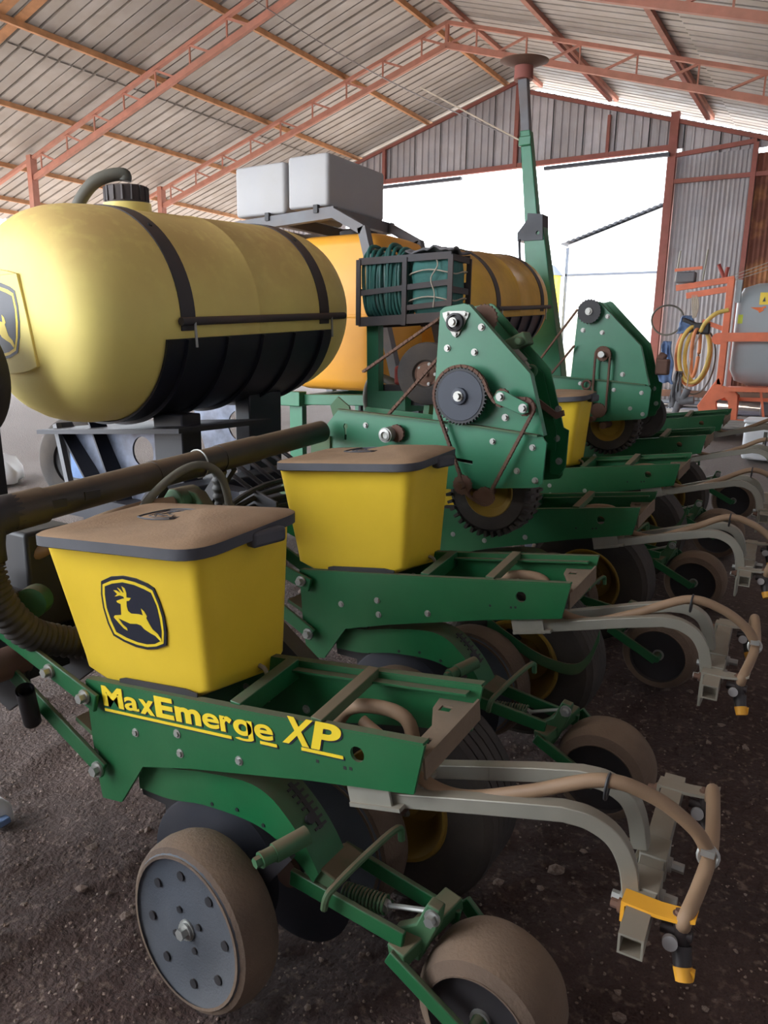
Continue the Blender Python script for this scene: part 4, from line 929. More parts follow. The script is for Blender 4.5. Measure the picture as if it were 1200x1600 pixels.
b.f = [(j*(n+1)+i, j*(n+1)+i+1, (j+1)*(n+1)+i+1, (j+1)*(n+1)+i) for j in range(n) for i in range(n)]
cv = b.build('cloth', 'rack', fs_, ang=80); so = cv.modifiers.new('th', 'SOLIDIFY'); so.thickness = .012
rb = thing('valve_manifold', (-2.4, 4.3, 1.2), 'dark red valve block beside the green post of the basket', 'valve')
MB().box((-2.36, 4.1, 1.30), (.16, .12, .12)).cyl((-2.28, 4.1, 1.30), (-2.2, 4.1, 1.30), .05, n=16).build('valve_body', 'red', rb, bevel=.02)
MB().cyl((-2.36, 4.1, 1.36), (-2.36, 4.1, 1.42), .03, n=12).box((-2.36, 4.1, 1.18), (.30, .14, .12)).build('pipe_stub', 'black', rb)

# ---- raised marker arm: tapered green post with thin top section and disc
mk = thing('marker_arm', (-3.0, 8.6, .4), 'tall green folded marker arm standing up in the open doorway', 'marker arm')
def post(pts, nm, m_): 
    rings = [[V((x-w/2, 8.6-d/2, z)), V((x+w/2, 8.6-d/2, z)), V((x+w/2, 8.6+d/2, z)), V((x-w/2, 8.6+d/2, z))] for x, z, w, d in pts]
    return MB().loft(rings).build(nm, m_, mk, bevel=.01)
post([(-2.93, .45, .42, .2), (-3.06, 1.35, .38, .2), (-3.20, 2.2, .30, .18), (-3.30, 2.85, .24, .16)], 'lower_section', 'green_haze')
post([(-3.32, 2.8, .165, .13), (-3.475, 3.9, .12, .11)], 'upper_section', 'green_haze')
post([(-3.47, 3.86, .10, .09), (-3.545, 4.47, .115, .09)], 'tip_section', 'rack')
MB().prism([(-3.48, 2.70), (-3.485, 2.79), (-3.37, 2.93), (-3.37, 3.0), (-3.19, 2.98), (-3.17, 2.70)], -.1, .1, XZ(8.6), [circ(-3.235, 2.78, .022, 10)]).build('hinge_bracket', 'navy', mk)
MB().box((-3.48, 3.72, ) if False else (-3.455, 8.53, 3.78), (.15, .05, .10)).build('latch', 'green_haze', mk, bevel=.01)
MB().cyl((-3.455, 8.5, 2.72), (-3.42, 8.5, 2.35), .016, n=10).build('strut', 'navy', mk)
MB().cyl((-3.545, 8.6, 4.44), (-3.545, 8.6, 4.60), .105, n=20).build('disc_hub', 'tie', mk)
MB().lathe((-3.545, 8.6, 4.60), (.05, -.06, 1), [(0, -.03), (.15, -.015), (.27, .03), (.273, .036), (.15, -.006), (0, -.02)], 40).build('marker_disc', 'rust', mk)
MB().box((-2.95, 8.6, .44), (.7, .6, .06)).build('foot', 'green_haze', mk)
wr_ = thing('steel_cable', (-3.5, 8.5, 3.8), 'thin steel cable from the marker arm up to the roof truss', 'cable')
A_, B_ = V((-3.53, 8.53, 3.80)), V((-8.6, 9.80, 6.72)); pts = [A_.lerp(B_, i/20)+V((0, 0, -.12*sin(pi*i/20))) for i in range(21)]
MB().tube(pts, .0075, 6).build('cable', 'wire', wr_)
MB().tube([A_.lerp(B_, .30), A_.lerp(B_, .0)], .010, 6).build('cable_splice', 'rope', wr_)
hw = thing('hanging_wire_tangle', (-5.9, 9.2, 6.9), 'loose tangle of straw-coloured wire hanging under the roof', 'wire')
random.seed(5); b = MB()
for i in range(7):
    q = V((-5.75, 9.0, 6.85))+V((random.uniform(-.15, .15), random.uniform(-.3, .3), 0)); pts = [q]
    for k in range(5): q = q+V((random.uniform(-.1, .1), random.uniform(-.1, .1), random.uniform(-.22, .02))); pts.append(q)
    MB().tube(cat_(pts, 4), .006, 5).build('wire_strand', 'rope', hw)

# ================================================================== CHAIN DRIVES
def sprocket(c, rr, teeth, th, m_, parent, name='sprocket', bore=True):
    c = V(c); o = []
    for i in range(teeth):
        for k, q in ((0, .93), (.3, .935), (.45, 1.0), (.6, 1.0), (.75, .935)):
            a_ = 2*pi*(i+k)/teeth; o.append((c.x+rr*q*cos(a_), c.z+rr*q*sin(a_)))
    s_ = MB().prism(o, -th/2, th/2, lambda a, b, t: (a, c.y+t, b)).build(name, m_, parent, ang=30)
    if bore:
        MB().lathe(c, (0, -1, 0), [(rr*.86, th/2), (rr*.84, th/2+.002), (rr*.3, th/2+.002), (rr*.28, th/2+.012), (rr*.18, th/2+.014), (0, th/2+.014)], 32).build('sprocket_face', 'wheel_drive', s_)
        MB().bolt(c+V((0, -th/2-.012, 0)), (0, -1, 0), rr*.12, .02).build('shaft_bolt', 'bolt', s_)
    return s_
K['wheel_drive'] = mat('blue_black_sprocket', (.035, .042, .062), .55, dust=.4, dustc=(.10, .10, .11))
def chain(path, y_, parent, closed=True, name='chain'):
    P = [V((a, y_, b)) for a, b in path]; P = P+[P[0]] if closed else P
    L_ = [0]
    for a, b in zip(P, P[1:]): L_.append(L_[-1]+(b-a).length)
    n = int(L_[-1]/.0127); b_ = MB(); pts = []
    for i in range(n+1):
        d_ = L_[-1]*i/n; k = max(0, min(len(P)-2, sum(1 for q in L_ if q <= d_)-1)); pts.append(P[k].lerp(P[k+1], (d_-L_[k])/max(1e-6, L_[k+1]-L_[k])))
    for i in range(n):
        a, c = pts[i], pts[i+1]; d_ = (c-a).normalized(); w_ = .0045 if i % 2 else .007
        for sy in (-w_, w_): b_.beam(a-d_*.003+V((0, sy, 0)), c+d_*.003+V((0, sy, 0)), .0022, .0105, (0, 1, 0) if False else V((-d_.z, 0, d_.x)))
        b_.cyl(a+V((0, -.008, 0)), a+V((0, .008, 0)), .0042, n=6)
    return tag(b_.build(name, 'rust', parent, smooth=False), kind='stuff')
def arcp(cx, cz, rr, a0, a1, n=14): return [(cx+rr*cos(radians(a0+(a1-a0)*i/n)), cz+rr*sin(radians(a0+(a1-a0)*i/n))) for i in range(n+1)]
UP = [(-1.339, 1.608), (-1.32, 1.622), (-1.24, 1.634), (-1.222, 1.628), (-.97, 1.385), (-.905, 1.168), (-.905, 1.10), (-1.362, 1.10)]
LOW = [(-1.795, 1.212), (-1.852, 1.149), (-1.907, 1.05), (-1.90, .96), (-1.86, .93), (-1.28, .934), (-.925, .978), (-.90, .985), (-.890, 1.0), (-.884, 1.145), (-.90, 1.167), (-1.119, 1.182)]
REAR = [(-1.272, 1.625), (-1.20, 1.641), (-1.185, 1.635), (-.947, 1.40), (-.882, 1.188), (-.861, 1.178), (-.863, 1.041), (-.885, 1.005), (-.922, 1.011), (-.93, 1.1), (-1.02, 1.36)]
def drive(near):
    t = thing('chain_drive', (-1.3, 2.62, .8), cat='chain drive', group='green chain drives between the row units')
    up = MB().prism(UP, 0, .008, XZ(2.55)).build('drive_plate', 'green_haze', t, bevel=.0015)
    MB().beam((-1.222, 2.565, 1.628), (-.97, 2.565, 1.385), .035, .006, (0, 0, 1)).beam((-.97, 2.565, 1.385), (-.905, 2.565, 1.168), .035, .006, (0, 0, 1)).build('plate_flange', 'green_haze', up)
    lo = MB().prism(LOW, 0, .008, XZ(2.53), [[(-1.762, 1.09), (-1.762, 1.135), (-1.768, 1.145), (-1.762, 1.157), (-1.750, 1.157), (-1.744, 1.145), (-1.752, 1.135), (-1.752, 1.09)], [(-1.26, 1.05), (-1.26, 1.062), (-1.17, 1.055), (-1.17, 1.043)]]).build('lower_plate', 'green_haze', t, bevel=.0015)
    MB().beam((-1.79, 2.528, 1.215), (-1.119, 2.528, 1.186), .03, .006).beam((-1.119, 2.528, 1.186), (-.915, 2.528, 1.170), .03, .006).build('top_flange', 'green_old', lo)
    rp = MB().prism(REAR, 0, .008, XZ(2.70)).build('rear_plate', 'green', t, bevel=.0015)
    MB().prism(UP, 0, .006, XZ(2.69)).build('inner_plate', 'green', t)
    MB().prism([(-1.86, 1.10), (-1.90, 1.22), (-1.86, 1.26), (-1.80, 1.22), (-1.78, 1.10)], 0, .01, XZ(2.62)).build('hinge_ear', 'green_old', t)
    MB().prism(LOW, 0, .006, XZ(2.75)).build('inner_lower_plate', 'green', t)
    MB().box((-1.88, 2.64, 1.02), (.10, .24, .16)).beam((-1.88, 2.64, 1.0), (-2.13, 2.64, .78), .12, .12).build('toolbar_mount', 'green_old', t)
    for x, z in ((-1.302, 1.471), (-1.189, 1.458), (-1.165, 1.548), (-1.054, 1.225)): MB().bolt((x, 2.55, z), (0, -1, 0), .009, .012).build('bolt', 'bolt', up)
    for x, z in ((-1.091, 1.136), (-.935, 1.126), (-.99, 1.035), (-.918, 1.007), (-1.655, 1.158), (-1.29, 1.165)): MB().bolt((x, 2.53, z), (0, -1, 0), .008, .01).build('bolt', 'bolt', lo)
    # drive tyre with lugs
    c = V((-1.13, 2.60, .93)); ty = MB().lathe(c, (0, -1, 0), [(.095, -.01), (.10, 0), (.15, .003), (.168, -.012), (.172, -.03), (.172, -.10), (.16, -.118), (.10, -.12), (.095, -.11)], 48).build('drive_tyre', 'tyre', t)
    lg = MB()
    for i in range(36):
        a_ = 2*pi*i/36; dn = V((cos(a_), 0, sin(a_))); tg = V((-sin(a_), 0, cos(a_))); R_ = Matrix((tg, V((0, 1, 0)), dn)).transposed()
        lg.box(c+dn*.168+V((0, .012, 0)), (.012, .05, .022), R_); lg.box(c+dn*.168+V((0, .09, 0))+tg*.012, (.012, .05, .022), R_)
    tag(lg.build('tread_lugs', 'tyre', ty), kind='stuff')
    MB().lathe(c, (0, -1, 0), [(0, -.03), (.07, -.03), (.085, -.012), (.098, .004), (.103, -.002)], 36).build('wheel_rim', 'rim_yellow', ty)
    MB().cyl((-1.193, 2.46, .965), (-1.193, 2.72, .965), .016, n=14).cyl((-1.13, 2.5, .93), (-1.13, 2.74, .93), .02, n=14).build('axle', 'rust', t)
    MB().beam((-1.2, 2.575, 1.02), (-1.13, 2.575, .92), .012, .05).beam((-1.2, 2.735, 1.02), (-1.13, 2.735, .92), .012, .05).build('wheel_fork', 'black', t)
    if near:
        sprocket((-1.216, 2.50, 1.298), .108, 46, .012, 'black', t)
        MB().cyl((-1.216, 2.5, 1.298), (-1.216, 2.56, 1.298), .03, n=18).build('shaft', 'rust', t)
        for x, z in ((-1.049, 1.304), (-.961, 1.268)):
            sprocket((x, 2.50, z), .030, 12, .01, 'rust', t, 'idler_sprocket', False); MB().bolt((x, 2.482, z), (0, -1, 0), .011, .016).build('bolt', 'bolt', t)
        MB().prism([(-1.075, 1.30), (-1.06, 1.325), (-1.035, 1.325), (-.945, 1.285), (-.94, 1.255), (-.965, 1.245), (-1.065, 1.28)], 0, .008, XZ(2.48)).build('idler_arm', 'green_haze', t, bevel=.001)
        for x, z, rr in ((-1.193, .965, .04), (-1.10, .935, .034)): sprocket((x, 2.50, z), rr, 14, .01, 'rust', t, 'drive_sprocket', False)
        # main chain: over the big sprocket, under and over the idlers, down to the wheel sprocket and back
        path = arcp(-1.216, 1.298, .110, 205, 15, 20)+[(-1.085, 1.29)]+arcp(-1.049, 1.304, .034, 215, 285, 5)+[(-1.01, 1.30)]+arcp(-.961, 1.268, .034, 100, -25, 8)+[(-1.075, .955)]+arcp(-1.10, .935, .036, -10, -110, 6)+[(-1.165, .925)]+[(-1.20, .99)]
        chain(path, 2.50, t)
        b = MB().prism([(-1.325, 1.600), (-1.30, 1.607), (-1.235, 1.607), (-1.215, 1.60), (-1.218, 1.585), (-1.255, 1.518), (-1.267, 1.510), (-1.280, 1.518), (-1.322, 1.585)], 0, .006, XZ(2.543)).build('bearing_flange', 'bolt', t, bevel=.001)
        MB().lathe((-1.267, 2.543, 1.565), (0, -1, 0), [(.034, 0), (.034, .016), (.026, .018), (.024, .008), (0, .008)], 28).cyl((-1.267, 2.55, 1.565), (-1.267, 2.515, 1.565), .013, n=14).build('bearing_hub', 'black', b)
        MB().bolt((-1.267, 2.516, 1.565), (0, -1, 0), .012, .012).build('bolt', 'bolt', b)
        for x, z in ((-1.305, 1.595), (-1.232, 1.595), (-1.267, 1.522)): MB().bolt((x, 2.543, z), (0, -1, 0), .006, .008).build('bolt', 'bolt', b)
        MB().cyl((-1.525, 2.53, 1.135), (-1.525, 2.47, 1.132), .030, n=20).lathe((-1.525, 2.47, 1.132), (0, -1, 0), [(.024, -.01), (.024, .006), (.015, .008), (.012, 0), (0, 0)], 20).build('adjuster_shaft', 'bolt', t)
        sprocket((-1.495, 2.51, 1.138), .036, 14, .012, 'rust', t, 'adjuster_sprocket', False)
        sprocket((-1.19, 2.625, 1.58), .055, 22, .012, 'rust', t, 'upper_sprocket', False)
        MB().cyl((-1.10, 2.66, 1.485), (-1.035, 2.66, 1.425), .016, n=16).cyl((-1.035, 2.66, 1.425), (-1.01, 2.66, 1.40), .009, n=10).build('gas_strut', 'steel', t)
        MB().ring([(-1.005+.018*cos(a_), 2.66, 1.393+.018*sin(a_)) for a_ in [2*pi*i/16 for i in range(16)]], .007, 8).prism([(-1.02, 1.38), (-.99, 1.39), (-.995, 1.32), (-1.0, 1.30)], 0, .008, XZ(2.655)).build('strut_eye', 'green_old', t)
        MB().beam((-1.115, 2.68, 1.475), (-1.03, 2.68, 1.515), .07, .05).cyl((-1.05, 2.66, 1.50), (-1.05, 2.62, 1.50), .016, n=12).build('pivot_block', 'green_old', t, bevel=.006)
        MB().prism([(-1.0, 1.31), (-.90, 1.245), (-.875, 1.255), (-.87, 1.235), (-.90, 1.22), (-1.0, 1.285)], 0, .012, XZ(2.66)).build('link_arm', 'rust', t)
        for x, z in ((-.905, 1.145), (-.905, 1.255), (-.89, 1.06)): MB().bolt((x, 2.70, z), (0, -1, 0), .009, .01).build('bolt', 'bolt', rp)
        # wheel driving the upper chain, seen past the plate
        cc = V((-1.775, 3.25, 1.345)); cw = MB().lathe(cc, (.25, -1, 0), [(.06, -.01), (.07, 0), (.125, .003), (.150, -.012), (.155, -.035), (.155, -.06), (.145, -.085), (.07, -.09)], 44).build('contact_wheel', 'tyre', t)
        MB().lathe(cc, (.25, -1, 0), [(0, .0), (.03, .0), (.05, -.012), (.075, -.008)], 28).bolt(cc, (.25, -1, 0), .012, .014).build('wheel_disc', 'rust', cw)
        for i in range(5): a_ = 2*pi*i/5; MB().bolt(cc+V((.05*cos(a_), .005, .05*sin(a_))), (.25, -1, 0), .006, .01).build('bolt', 'bolt', cw)
        MB().beam((-1.775, 3.32, 1.345), (-1.82, 3.32, .85), .05, .03).beam((-1.82, 3.32, .85), (-2.1, 3.32, .80), .06, .06).build('wheel_arm', 'green_old', t)
        chain([(-1.74, 1.37), (-1.36, 1.60)], 2.64, t, False); chain([(-1.60, 1.19), (-1.34, 1.46)], 2.60, t, False)
    else:
        sprocket((-1.265, 2.52, 1.575), .070, 24, .012, 'black', t, 'upper_sprocket', False)
        MB().bolt((-1.265, 2.51, 1.575), (0, -1, 0), .014, .014).build('bolt', 'bolt', t)
        sprocket((-1.165, 2.51, 1.335), .040, 16, .012, 'rust', t, 'sprocket', False); MB().cyl((-1.165, 2.47, 1.335), (-1.165, 2.55, 1.335), .018, n=16).build('shaft', 'bolt', t)
        sprocket((-1.165, 2.51, 1.02), .04, 16, .012, 'rust', t, 'drive_sprocket', False)
        chain(arcp(-1.165, 1.335, .042, 180, 0, 10)+arcp(-1.165, 1.02, .042, 0, -180, 10), 2.51, t)
        chain([(-1.335, 1.585), (-1.60, 1.22)], 2.52, t, False); chain([(-1.34, 1.38), (-1.48, 1.20)], 2.52, t, False)
        MB().ring([(-1.245+.024*cos(a_), 2.505, 1.16+.024*sin(a_)) for a_ in [2*pi*i/18 for i in range(18)]], .007, 8).build('bearing_ring', 'rust', t)
        MB().box((-.86, 2.66, 1.27), (.07, .07, .09)).cyl((-.89, 2.66, 1.33), (-.85, 2.66, 1.31), .03, n=14).build('motor', 'rust', t, bevel=.01)
        for x, z in ((-.905, 1.145), (-.885, 1.06)): MB().bolt((x, 2.70, z), (0, -1, 0), .009, .01).build('bolt', 'bolt', rp)
        MB().lathe((-.98, 2.80, .975), (.2, -1, 0), [(0, 0), (.05, 0), (.055, .006), (.12, .006), (.135, -.01), (.138, -.03), (.138, -.09), (.12, -.1)], 40).build('second_tyre', 'tyre', t)
    return t
d1 = drive(True); d1['label'] = 'green chain drive with a large black toothed sprocket behind the second hopper'
d2 = drive(False); d2.location = V(d2.location)+D*(2*S); d2['label'] = 'green chain drive silhouetted against the doorway behind the small far hopper'

# ================================================================== SPRAYER, HOSES AND THINGS BY THE RIGHT WALL
def G(x, z, y=11.8): return V((x*1.18, y, 1.47+(z-1.47)*1.18))     # from measurements taken at 10 m
sp = thing('sprayer', (-.9, 11.8, .5), 'orange framed sprayer with a grey tank by the corrugated wall', 'sprayer')
tk = rbox((-.75, 12.05, 1.02), (1.42, .9, 1.40), .12, n=6, top=.22).build('tank_shell', 'spraytank', sp, ang=60)
rbox((-.75, 12.05, 1.66), (1.43, .91, .06), .12, top=.02).build('moulded_band', 'spraytank', tk)
MB().cyl((-.88, 12.0, 2.38), (-.88, 12.0, 2.46), .19, n=28).cyl((-.88, 12.0, 2.46), (-.88, 12.0, 2.51), .03, n=10).build('tank_lid', 'rack', sp)
MB().prism([(-1.50, .50), (-1.72, .50), (-1.80, .72), (-1.55, 1.15), (-1.50, 1.02), (-1.35, .98), (-1.28, .90), (-1.26, .5), (-1.35, .5), (-1.40, .80), (-1.45, .85), (-1.55, .80)], 0, .07, XZ(11.45)).build('side_frame', 'sprayer', sp, bevel=.01)
MB().box((-1.535, 11.5, 1.75), (.09, .10, 1.45)).build('mast', 'sprayer', sp, bevel=.008)
MB().beam((-2.25, 11.5, 2.36), (-1.50, 11.5, 2.46), .06, .08).build('top_arm', 'sprayer', sp)
MB().beam((-2.10, 11.5, 2.25), (-1.50, 11.5, 2.34), .06, .08).build('top_arm', 'sprayer', sp)
MB().box((-1.43, 11.55, 2.3), (.06, .08, .3)).build('mast_tube', 'spraytank', sp)
MB().beam((-1.60, 11.45, 1.68), (-.1, 11.45, 1.70), .05, .12).build('strap_bar', 'sprayer', sp)
MB().beam((-.95, 11.4, 1.68), (-.80, 11.4, 1.80), .03, .05).build('strap_clamp', 'sprayer', sp)
MB().beam((-1.85, 11.5, 1.90), (-1.58, 11.5, 1.80), .05, .06).build('side_arm', 'sprayer', sp); MB().cyl((-1.62, 11.45, 1.66), (-1.62, 11.55, 1.66), .08, n=20).build('pivot', 'sprayer', sp)
MB().beam((-1.45, 11.6, .97), (-.05, 11.6, 1.0), .5, .06).build('lower_rail', 'sprayer', sp)
MB().beam((-1.5, 11.6, .83), (-.05, 11.6, .85), .08, .05).build('lower_rail', 'sprayer', sp)
for x_ in (-1.32, -.35): MB().box((x_, 11.6, .68), (.09, .09, .42)).build('leg', 'sprayer', sp)
MB().beam((-1.0, 11.5, .95), (-.93, 11.5, .6), .03, .03, (0, 1, 0)).build('strut', 'sprayer', sp)
MB().beam((-1.9, 11.5, .52), (0, 11.5, .55), .07, .05).build('base_rail', 'sprayer', sp)
MB().box((-.75, 11.8, .70), (.5, .3, .2)).build('pump', 'rack', sp, bevel=.03)
for (x_, z_, w_, h_, m_, lab) in ((-1.10, 2.20, .13, .16, 'decal_yellow', 'yellow warning sticker on the tank'), (-.93, 2.18, .19, .13, 'decal_white', 'white sticker with small dark marks'), (-1.38, 1.93, .06, .12, 'cap_lime', 'small lime sticker'), (-.85, 2.04, .3, .13, 'rack', 'dark bordered name plate')):
    if m_ == 'cap_lime': K['cap_lime'] = mat('sticker_lime', (.55, .65, .05), .5)
    q = MB().box((x_, 11.597, z_), (w_, .006, h_)).build('sticker', m_, tk); q['label'] = lab
MB().box((-.85, 11.593, 2.04), (.27, .004, .105)).build('sticker_field', 'spraytank', tk)
MB().prism([(-1.27, 2.085), (-1.13, 2.085), (-1.09, 2.10), (-1.07, 2.085), (-1.12, 2.06), (-1.09, 2.05), (-1.15, 2.01), (-1.17, 2.04)], 0, .004, XZ(11.592)).build('flag_mark', 'decal_orange', tk)
cu = bpy.data.curves.new('lettering', 'FONT'); cu.body = 'Jun'; cu.size = .12; cu.shear = .25; cu.extrude = .001; cu.offset = .002
tmp = bpy.data.objects.new('tmp', cu); col.objects.link(tmp); me = bpy.data.meshes.new_from_object(tmp.evaluated_get(bpy.context.evaluated_depsgraph_get())); bpy.data.objects.remove(tmp)
for v in me.vertices: v.co = V((-.96+v.co.x, 11.589-v.co.z, 2.0+v.co.y))-V(sp.location)
me.materials.clear(); me.materials.append(K['decal_black']); lt = bpy.data.objects.new('lettering', me); col.objects.link(lt); lt.parent = tk; lt['label'] = 'slanted dark letters on the name plate'
K['decal_dark'] = K['decal_black']
for i, (x_, z_) in enumerate(((-1.11, 2.19), (-.96, 2.19), (-.90, 2.18))): MB().prism([(x_-.02, z_-.03), (x_+.02, z_-.03), (x_+.005, z_+.035)], 0, .003, XZ(11.590)).build('sticker_mark', 'decal_black', tk)
# spring coil, pins and levers on the top arm
pm = thing('valve_block', (-2.15, 11.5, 2.42), 'dark valve block with two thin upright rods on the sprayer arm', 'valve')
MB().box((-2.13, 11.5, 2.50), (.26, .16, .15)).build('valve_body', 'rack', pm, bevel=.02); MB().beam((-2.28, 11.45, 2.60), (-1.92, 11.45, 2.62), .04, .04).build('lever_bar', 'sprayer', pm)
for x_ in (-2.26, -1.90): MB().cyl((x_, 11.45, 2.44), (x_+.03, 11.45, 2.86), .012, n=8).build('rod', 'steel', pm)
MB().cyl((-1.62, 11.5, 2.45), (-1.72, 11.5, 2.66), .025, n=8).cyl((-1.62, 11.5, 2.45), (-1.60, 11.5, 2.62), .025, n=8).build('handle', 'red', pm)
# hanging hoses and rags
hh = thing('hanging_hoses', (-2.1, 11.55, 1.2), 'yellow and orange hoses hanging in loops from the sprayer arm', 'hose')
def loop(cx, cz, rx, rzz, y_, rr, m_, nm): return MB().ring([(cx+rx*cos(a_), y_+.04*sin(2*a_), cz+rzz*sin(a_)) for a_ in [2*pi*i/36 for i in range(36)]], rr, 8).build(nm, m_, hh)
loop(-1.92, 1.44, .20, .40, 11.5, .028, 'yhose', 'yellow_loop'); loop(-1.88, 1.42, .17, .37, 11.55, .028, 'yhose', 'yellow_loop'); loop(-1.95, 1.42, .23, .42, 11.6, .026, 'ohose', 'orange_loop'); loop(-1.90, 1.46, .05, .33, 11.46, .025, 'ohose', 'orange_loop')
loop(-2.35, 1.92, .22, .21, 11.6, .013, 'hose_grey', 'thin_loop'); loop(-1.9, 1.35, .25, .48, 11.62, .012, 'hose_grey', 'thin_loop')
MB().tube(cat_([(-1.52, 11.45, 2.05), (-1.68, 11.45, 2.0), (-1.80, 11.45, 1.88), (-1.86, 11.45, 1.75)], 6), .03, 10).build('yellow_hose', 'yhose', hh)
MB().box((-1.85, 11.5, 1.80), (.22, .1, .16)).box((-2.0, 11.5, 1.88), (.25, .08, .06), Matrix.Rotation(.4, 3, 'Y')).build('coupling_cluster', 'black', hh, bevel=.02)
for i in range(4): MB().tube(cat_([(-2.02+.02*i, 11.48, 2.26), (-2.0+.025*i, 11.47, 2.1), (-1.98+.01*i, 11.48, 1.95)], 4), .012, 6).build('rope', 'rope', hh)
MB().tube(cat_([(-1.86, 11.46, 1.74), (-1.95, 11.46, 1.4), (-1.96, 11.46, 1.0), (-1.96, 11.46, .93)], 5), .009, 6).build('cord', 'rope', hh)
def rag(name, x, z, w_, h_, m_, label, seed):
    t = thing(name, (x, 11.5, z-h_), label, 'rag'); b = MB(); nx, nz = 10, 18
    for j in range(nz+1):
        for i in range(nx+1):
            k = j/nz; sx = (i/nx-.5)*w_*(.5+.7*k); b.v.append((x+sx+.05*noise.noise(V((k*3, seed, 0))), 11.5+.06*noise.noise(V((i*.6, j*.25, seed))), z-h_*k*(1-.18*abs(noise.noise(V((i*.9, seed, 3)))))))
    b.f = [(j*(nx+1)+i, j*(nx+1)+i+1, (j+1)*(nx+1)+i+1, (j+1)*(nx+1)+i) for j in range(nz) for i in range(nx)]
    o = b.build('cloth', m_, t, ang=80); s = o.modifiers.new('th', 'SOLIDIFY'); s.thickness = .012
rag('hanging_rag', -2.30, 1.62, .22, .62, 'rag_blue', 'blue rag hanging beside the hose loops', 2.1)
rag('hanging_rag', -2.12, 1.20, .17, .55, 'rag_grey', 'dark grey rag hanging below the blue rag', 5.7)
rag('hanging_rag', -2.05, 1.98, .26, .25, 'rag_blue', 'pale blue cloth knotted above the hose loops', 8.3)
pu = thing('hanging_pump', (-1.95, 11.5, .62), 'small grey spray gun hanging on a cord under the hoses', 'spray gun')
MB().cyl((-1.95, 11.46, .95), (-2.0, 11.46, .80), .05, n=14).cyl((-2.05, 11.46, .76), (-1.85, 11.46, .80), .055, n=14).cyl((-2.05, 11.46, .76), (-2.09, 11.46, .60), .05, n=12).build('gun_body', 'rag_grey', pu)
wl = thing('fence_wires', (-1.2, 12.5, 2.4), 'three thin wires slanting up past the sprayer', 'wire')
for i in range(3): MB().tube([(-1.75, 12.6, 2.50+.04*i), (.6, 12.6, 3.25+.09*i)], .006, 5).build('wire', 'steel', wl)
# white plastic box, pallets and scrap between the rows and the sprayer
wx = thing('white_box', (-.62, 8.0, .45), 'white plastic crate standing beyond the row units', 'crate')
rbox((-.52, 8.1, .46), (.55, .45, .36), .05, top=.03).build('crate_body', 'white', wx, ang=60); MB().box((-.60, 7.868, .68), (.03, .012, .12)).build('handle', 'hose_grey', wx)
rbox((-.52, 8.1, .815), (.57, .47, .03), .05, top=.008).build('crate_rim', 'white', wx)
random.seed(3)
pl = thing('pallet', (-1.5, 9.6, .5), 'weathered wooden pallet lying beyond the last row unit', 'pallet')
for i in range(7): MB().beam((-2.15, 9.2+.14*i, .64), (-.75, 9.25+.14*i, .64), .10, .022).build('slat', 'wood', pl)
for x_ in (-2.05, -1.45, -.85): MB().box((x_, 9.64, .565), (.10, .95, .11)).build('runner', 'wood', pl)
for i, (x_, y_, l_, a_, m_) in enumerate(((-1.9, 13.2, 1.7, .05, 'sheet_grey'), (-2.6, 12.6, 1.4, -.1, 'wood'), (-1.0, 10.6, 1.6, .12, 'steel'), (-2.9, 14.2, 1.5, .0, 'outdark'))):
    q = thing('scrap_sheet', (x_, y_, .5), ['scuffed grey metal sheet lying at the foot of the wall', 'weathered board lying near the hanging rags', 'galvanised offcut lying in front of the sprayer', 'dark sheet lying beside the door post'][i], 'scrap')
    MB().box((x_, y_, .525+.02*i), (l_, .55, .02), Matrix.Rotation(a_, 3, 'Z') @ Matrix.Rotation(.03, 3, 'X')).build('sheet', m_, q)
gs = thing('white_sack', (-6.7, 3.85, .17), 'crumpled white plastic sack on the ground left of the air pipe', 'sack')
b = MB().lathe((-6.7, 3.85, .17), (0, 0, 1), [(0.01, .30), (.10, .29), (.20, .22), (.26, .12), (.25, .02), (.2, 0), (0.01, 0)], 28)
b.v = [(x+.06*noise.noise(V((x*7, y*7, z*7))), y+.06*noise.noise(V((x*7+9, y*7, z*7))), z+.05*noise.noise(V((x*8, y*8+5, z*8)))*(z > .05)) for x, y, z in b.v]; b.build('sack_body', 'white', gs, ang=70)
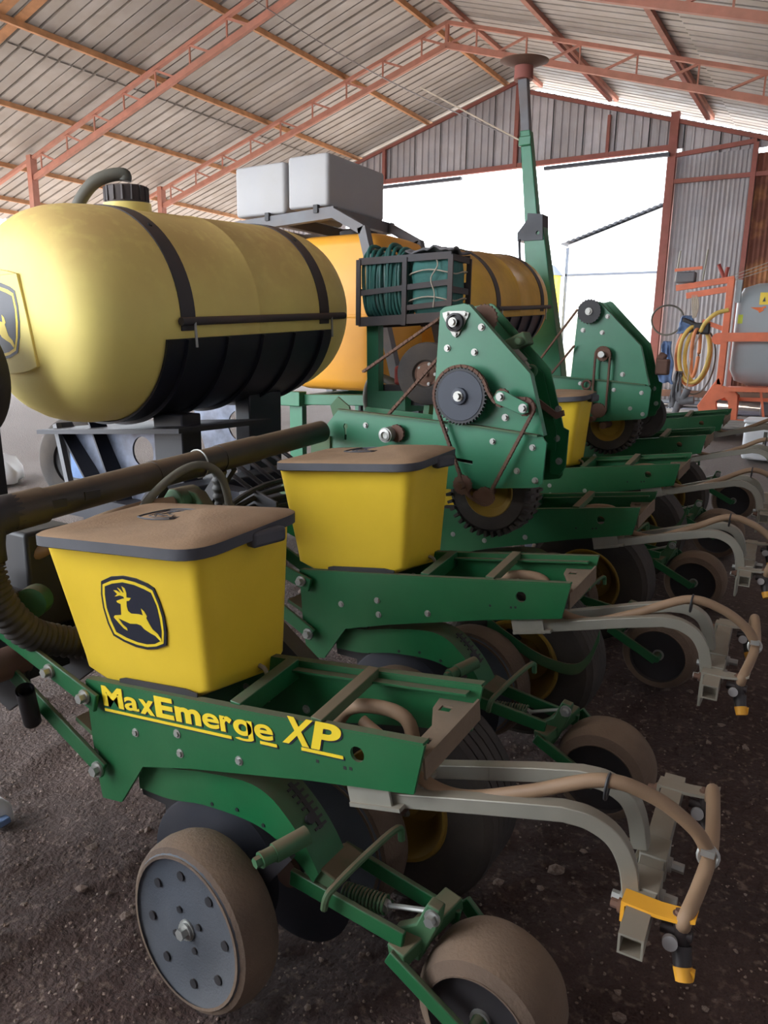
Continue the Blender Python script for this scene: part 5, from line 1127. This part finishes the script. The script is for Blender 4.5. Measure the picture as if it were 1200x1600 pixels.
sc_ = thing('plastic_scrap', (-2.1, 1.12, 0), 'scrap of white and dark plastic on the earth at the left edge', 'scrap')
b = MB().lathe((-2.105, 1.12, -.01), (0, 0, 1), [(.001, .075), (.02, .07), (.035, .04), (.038, .0), (.001, 0)], 18)
b.v = [(x+.015*noise.noise(V((x*40, y*40, z*40))), y+.015*noise.noise(V((x*40+9, y*40, z*40))), z) for x, y, z in b.v]; b.build('scrap_body', 'white', sc_, ang=60)
MB().box((-2.07, 1.10, .012), (.05, .05, .02)).build('dark_piece', 'rag_blue', sc_, bevel=.004)
# ---- stones on the floor
random.seed(21)
base = []
for s_ in range(5):
    bm = bmesh.new(); bmesh.ops.create_icosphere(bm, subdivisions=1, radius=1)
    for v in bm.verts: v.co *= 1+.55*noise.noise(v.co*1.3+V((s_*7, 0, 0)))
    for v in bm.verts: v.co.z *= .7
    me = bpy.data.meshes.new('stone'); bm.to_mesh(me); bm.free(); me.materials.append(K['stone']); base.append(me)
for i in range(260):
    near = i < 170
    x, y = (random.uniform(-2.3, .25), random.uniform(.62, 1.9)) if near else (random.uniform(-3.5, .3), random.uniform(1.5, 4.5))
    rr = random.choice((.006, .007, .009, .012, .016)) if near else random.choice((.012, .016, .02))
    o = bpy.data.objects.new('stone', base[i % 5]); col.objects.link(o); o.parent = floor
    o.location = (x, y, fz(x, y)+rr*.25); o.scale = (rr*random.uniform(.8, 1.3), rr*random.uniform(.8, 1.3), rr); o.rotation_euler = (0, 0, random.uniform(0, 6))
b = MB(); ico = [(v.co.copy()) for v in base[0].vertices]; fcs = [tuple(p.vertices) for p in base[0].polygons]
for i in range(5000):
    y = .6+2.4*random.random()**1.7; x = random.uniform(-2.8, .5); rr = random.choice((.002, .0025, .003, .004, .0045)); z = fz(x, y)+.004; a_ = random.uniform(0, 6)
    b.add([(x+rr*(v.x*cos(a_)-v.y*sin(a_)), y+rr*(v.x*sin(a_)+v.y*cos(a_)), z+rr*v.z) for v in ico], fcs)
gr = b.build('gravel', 'stone', floor); gr['kind'] = 'stuff'
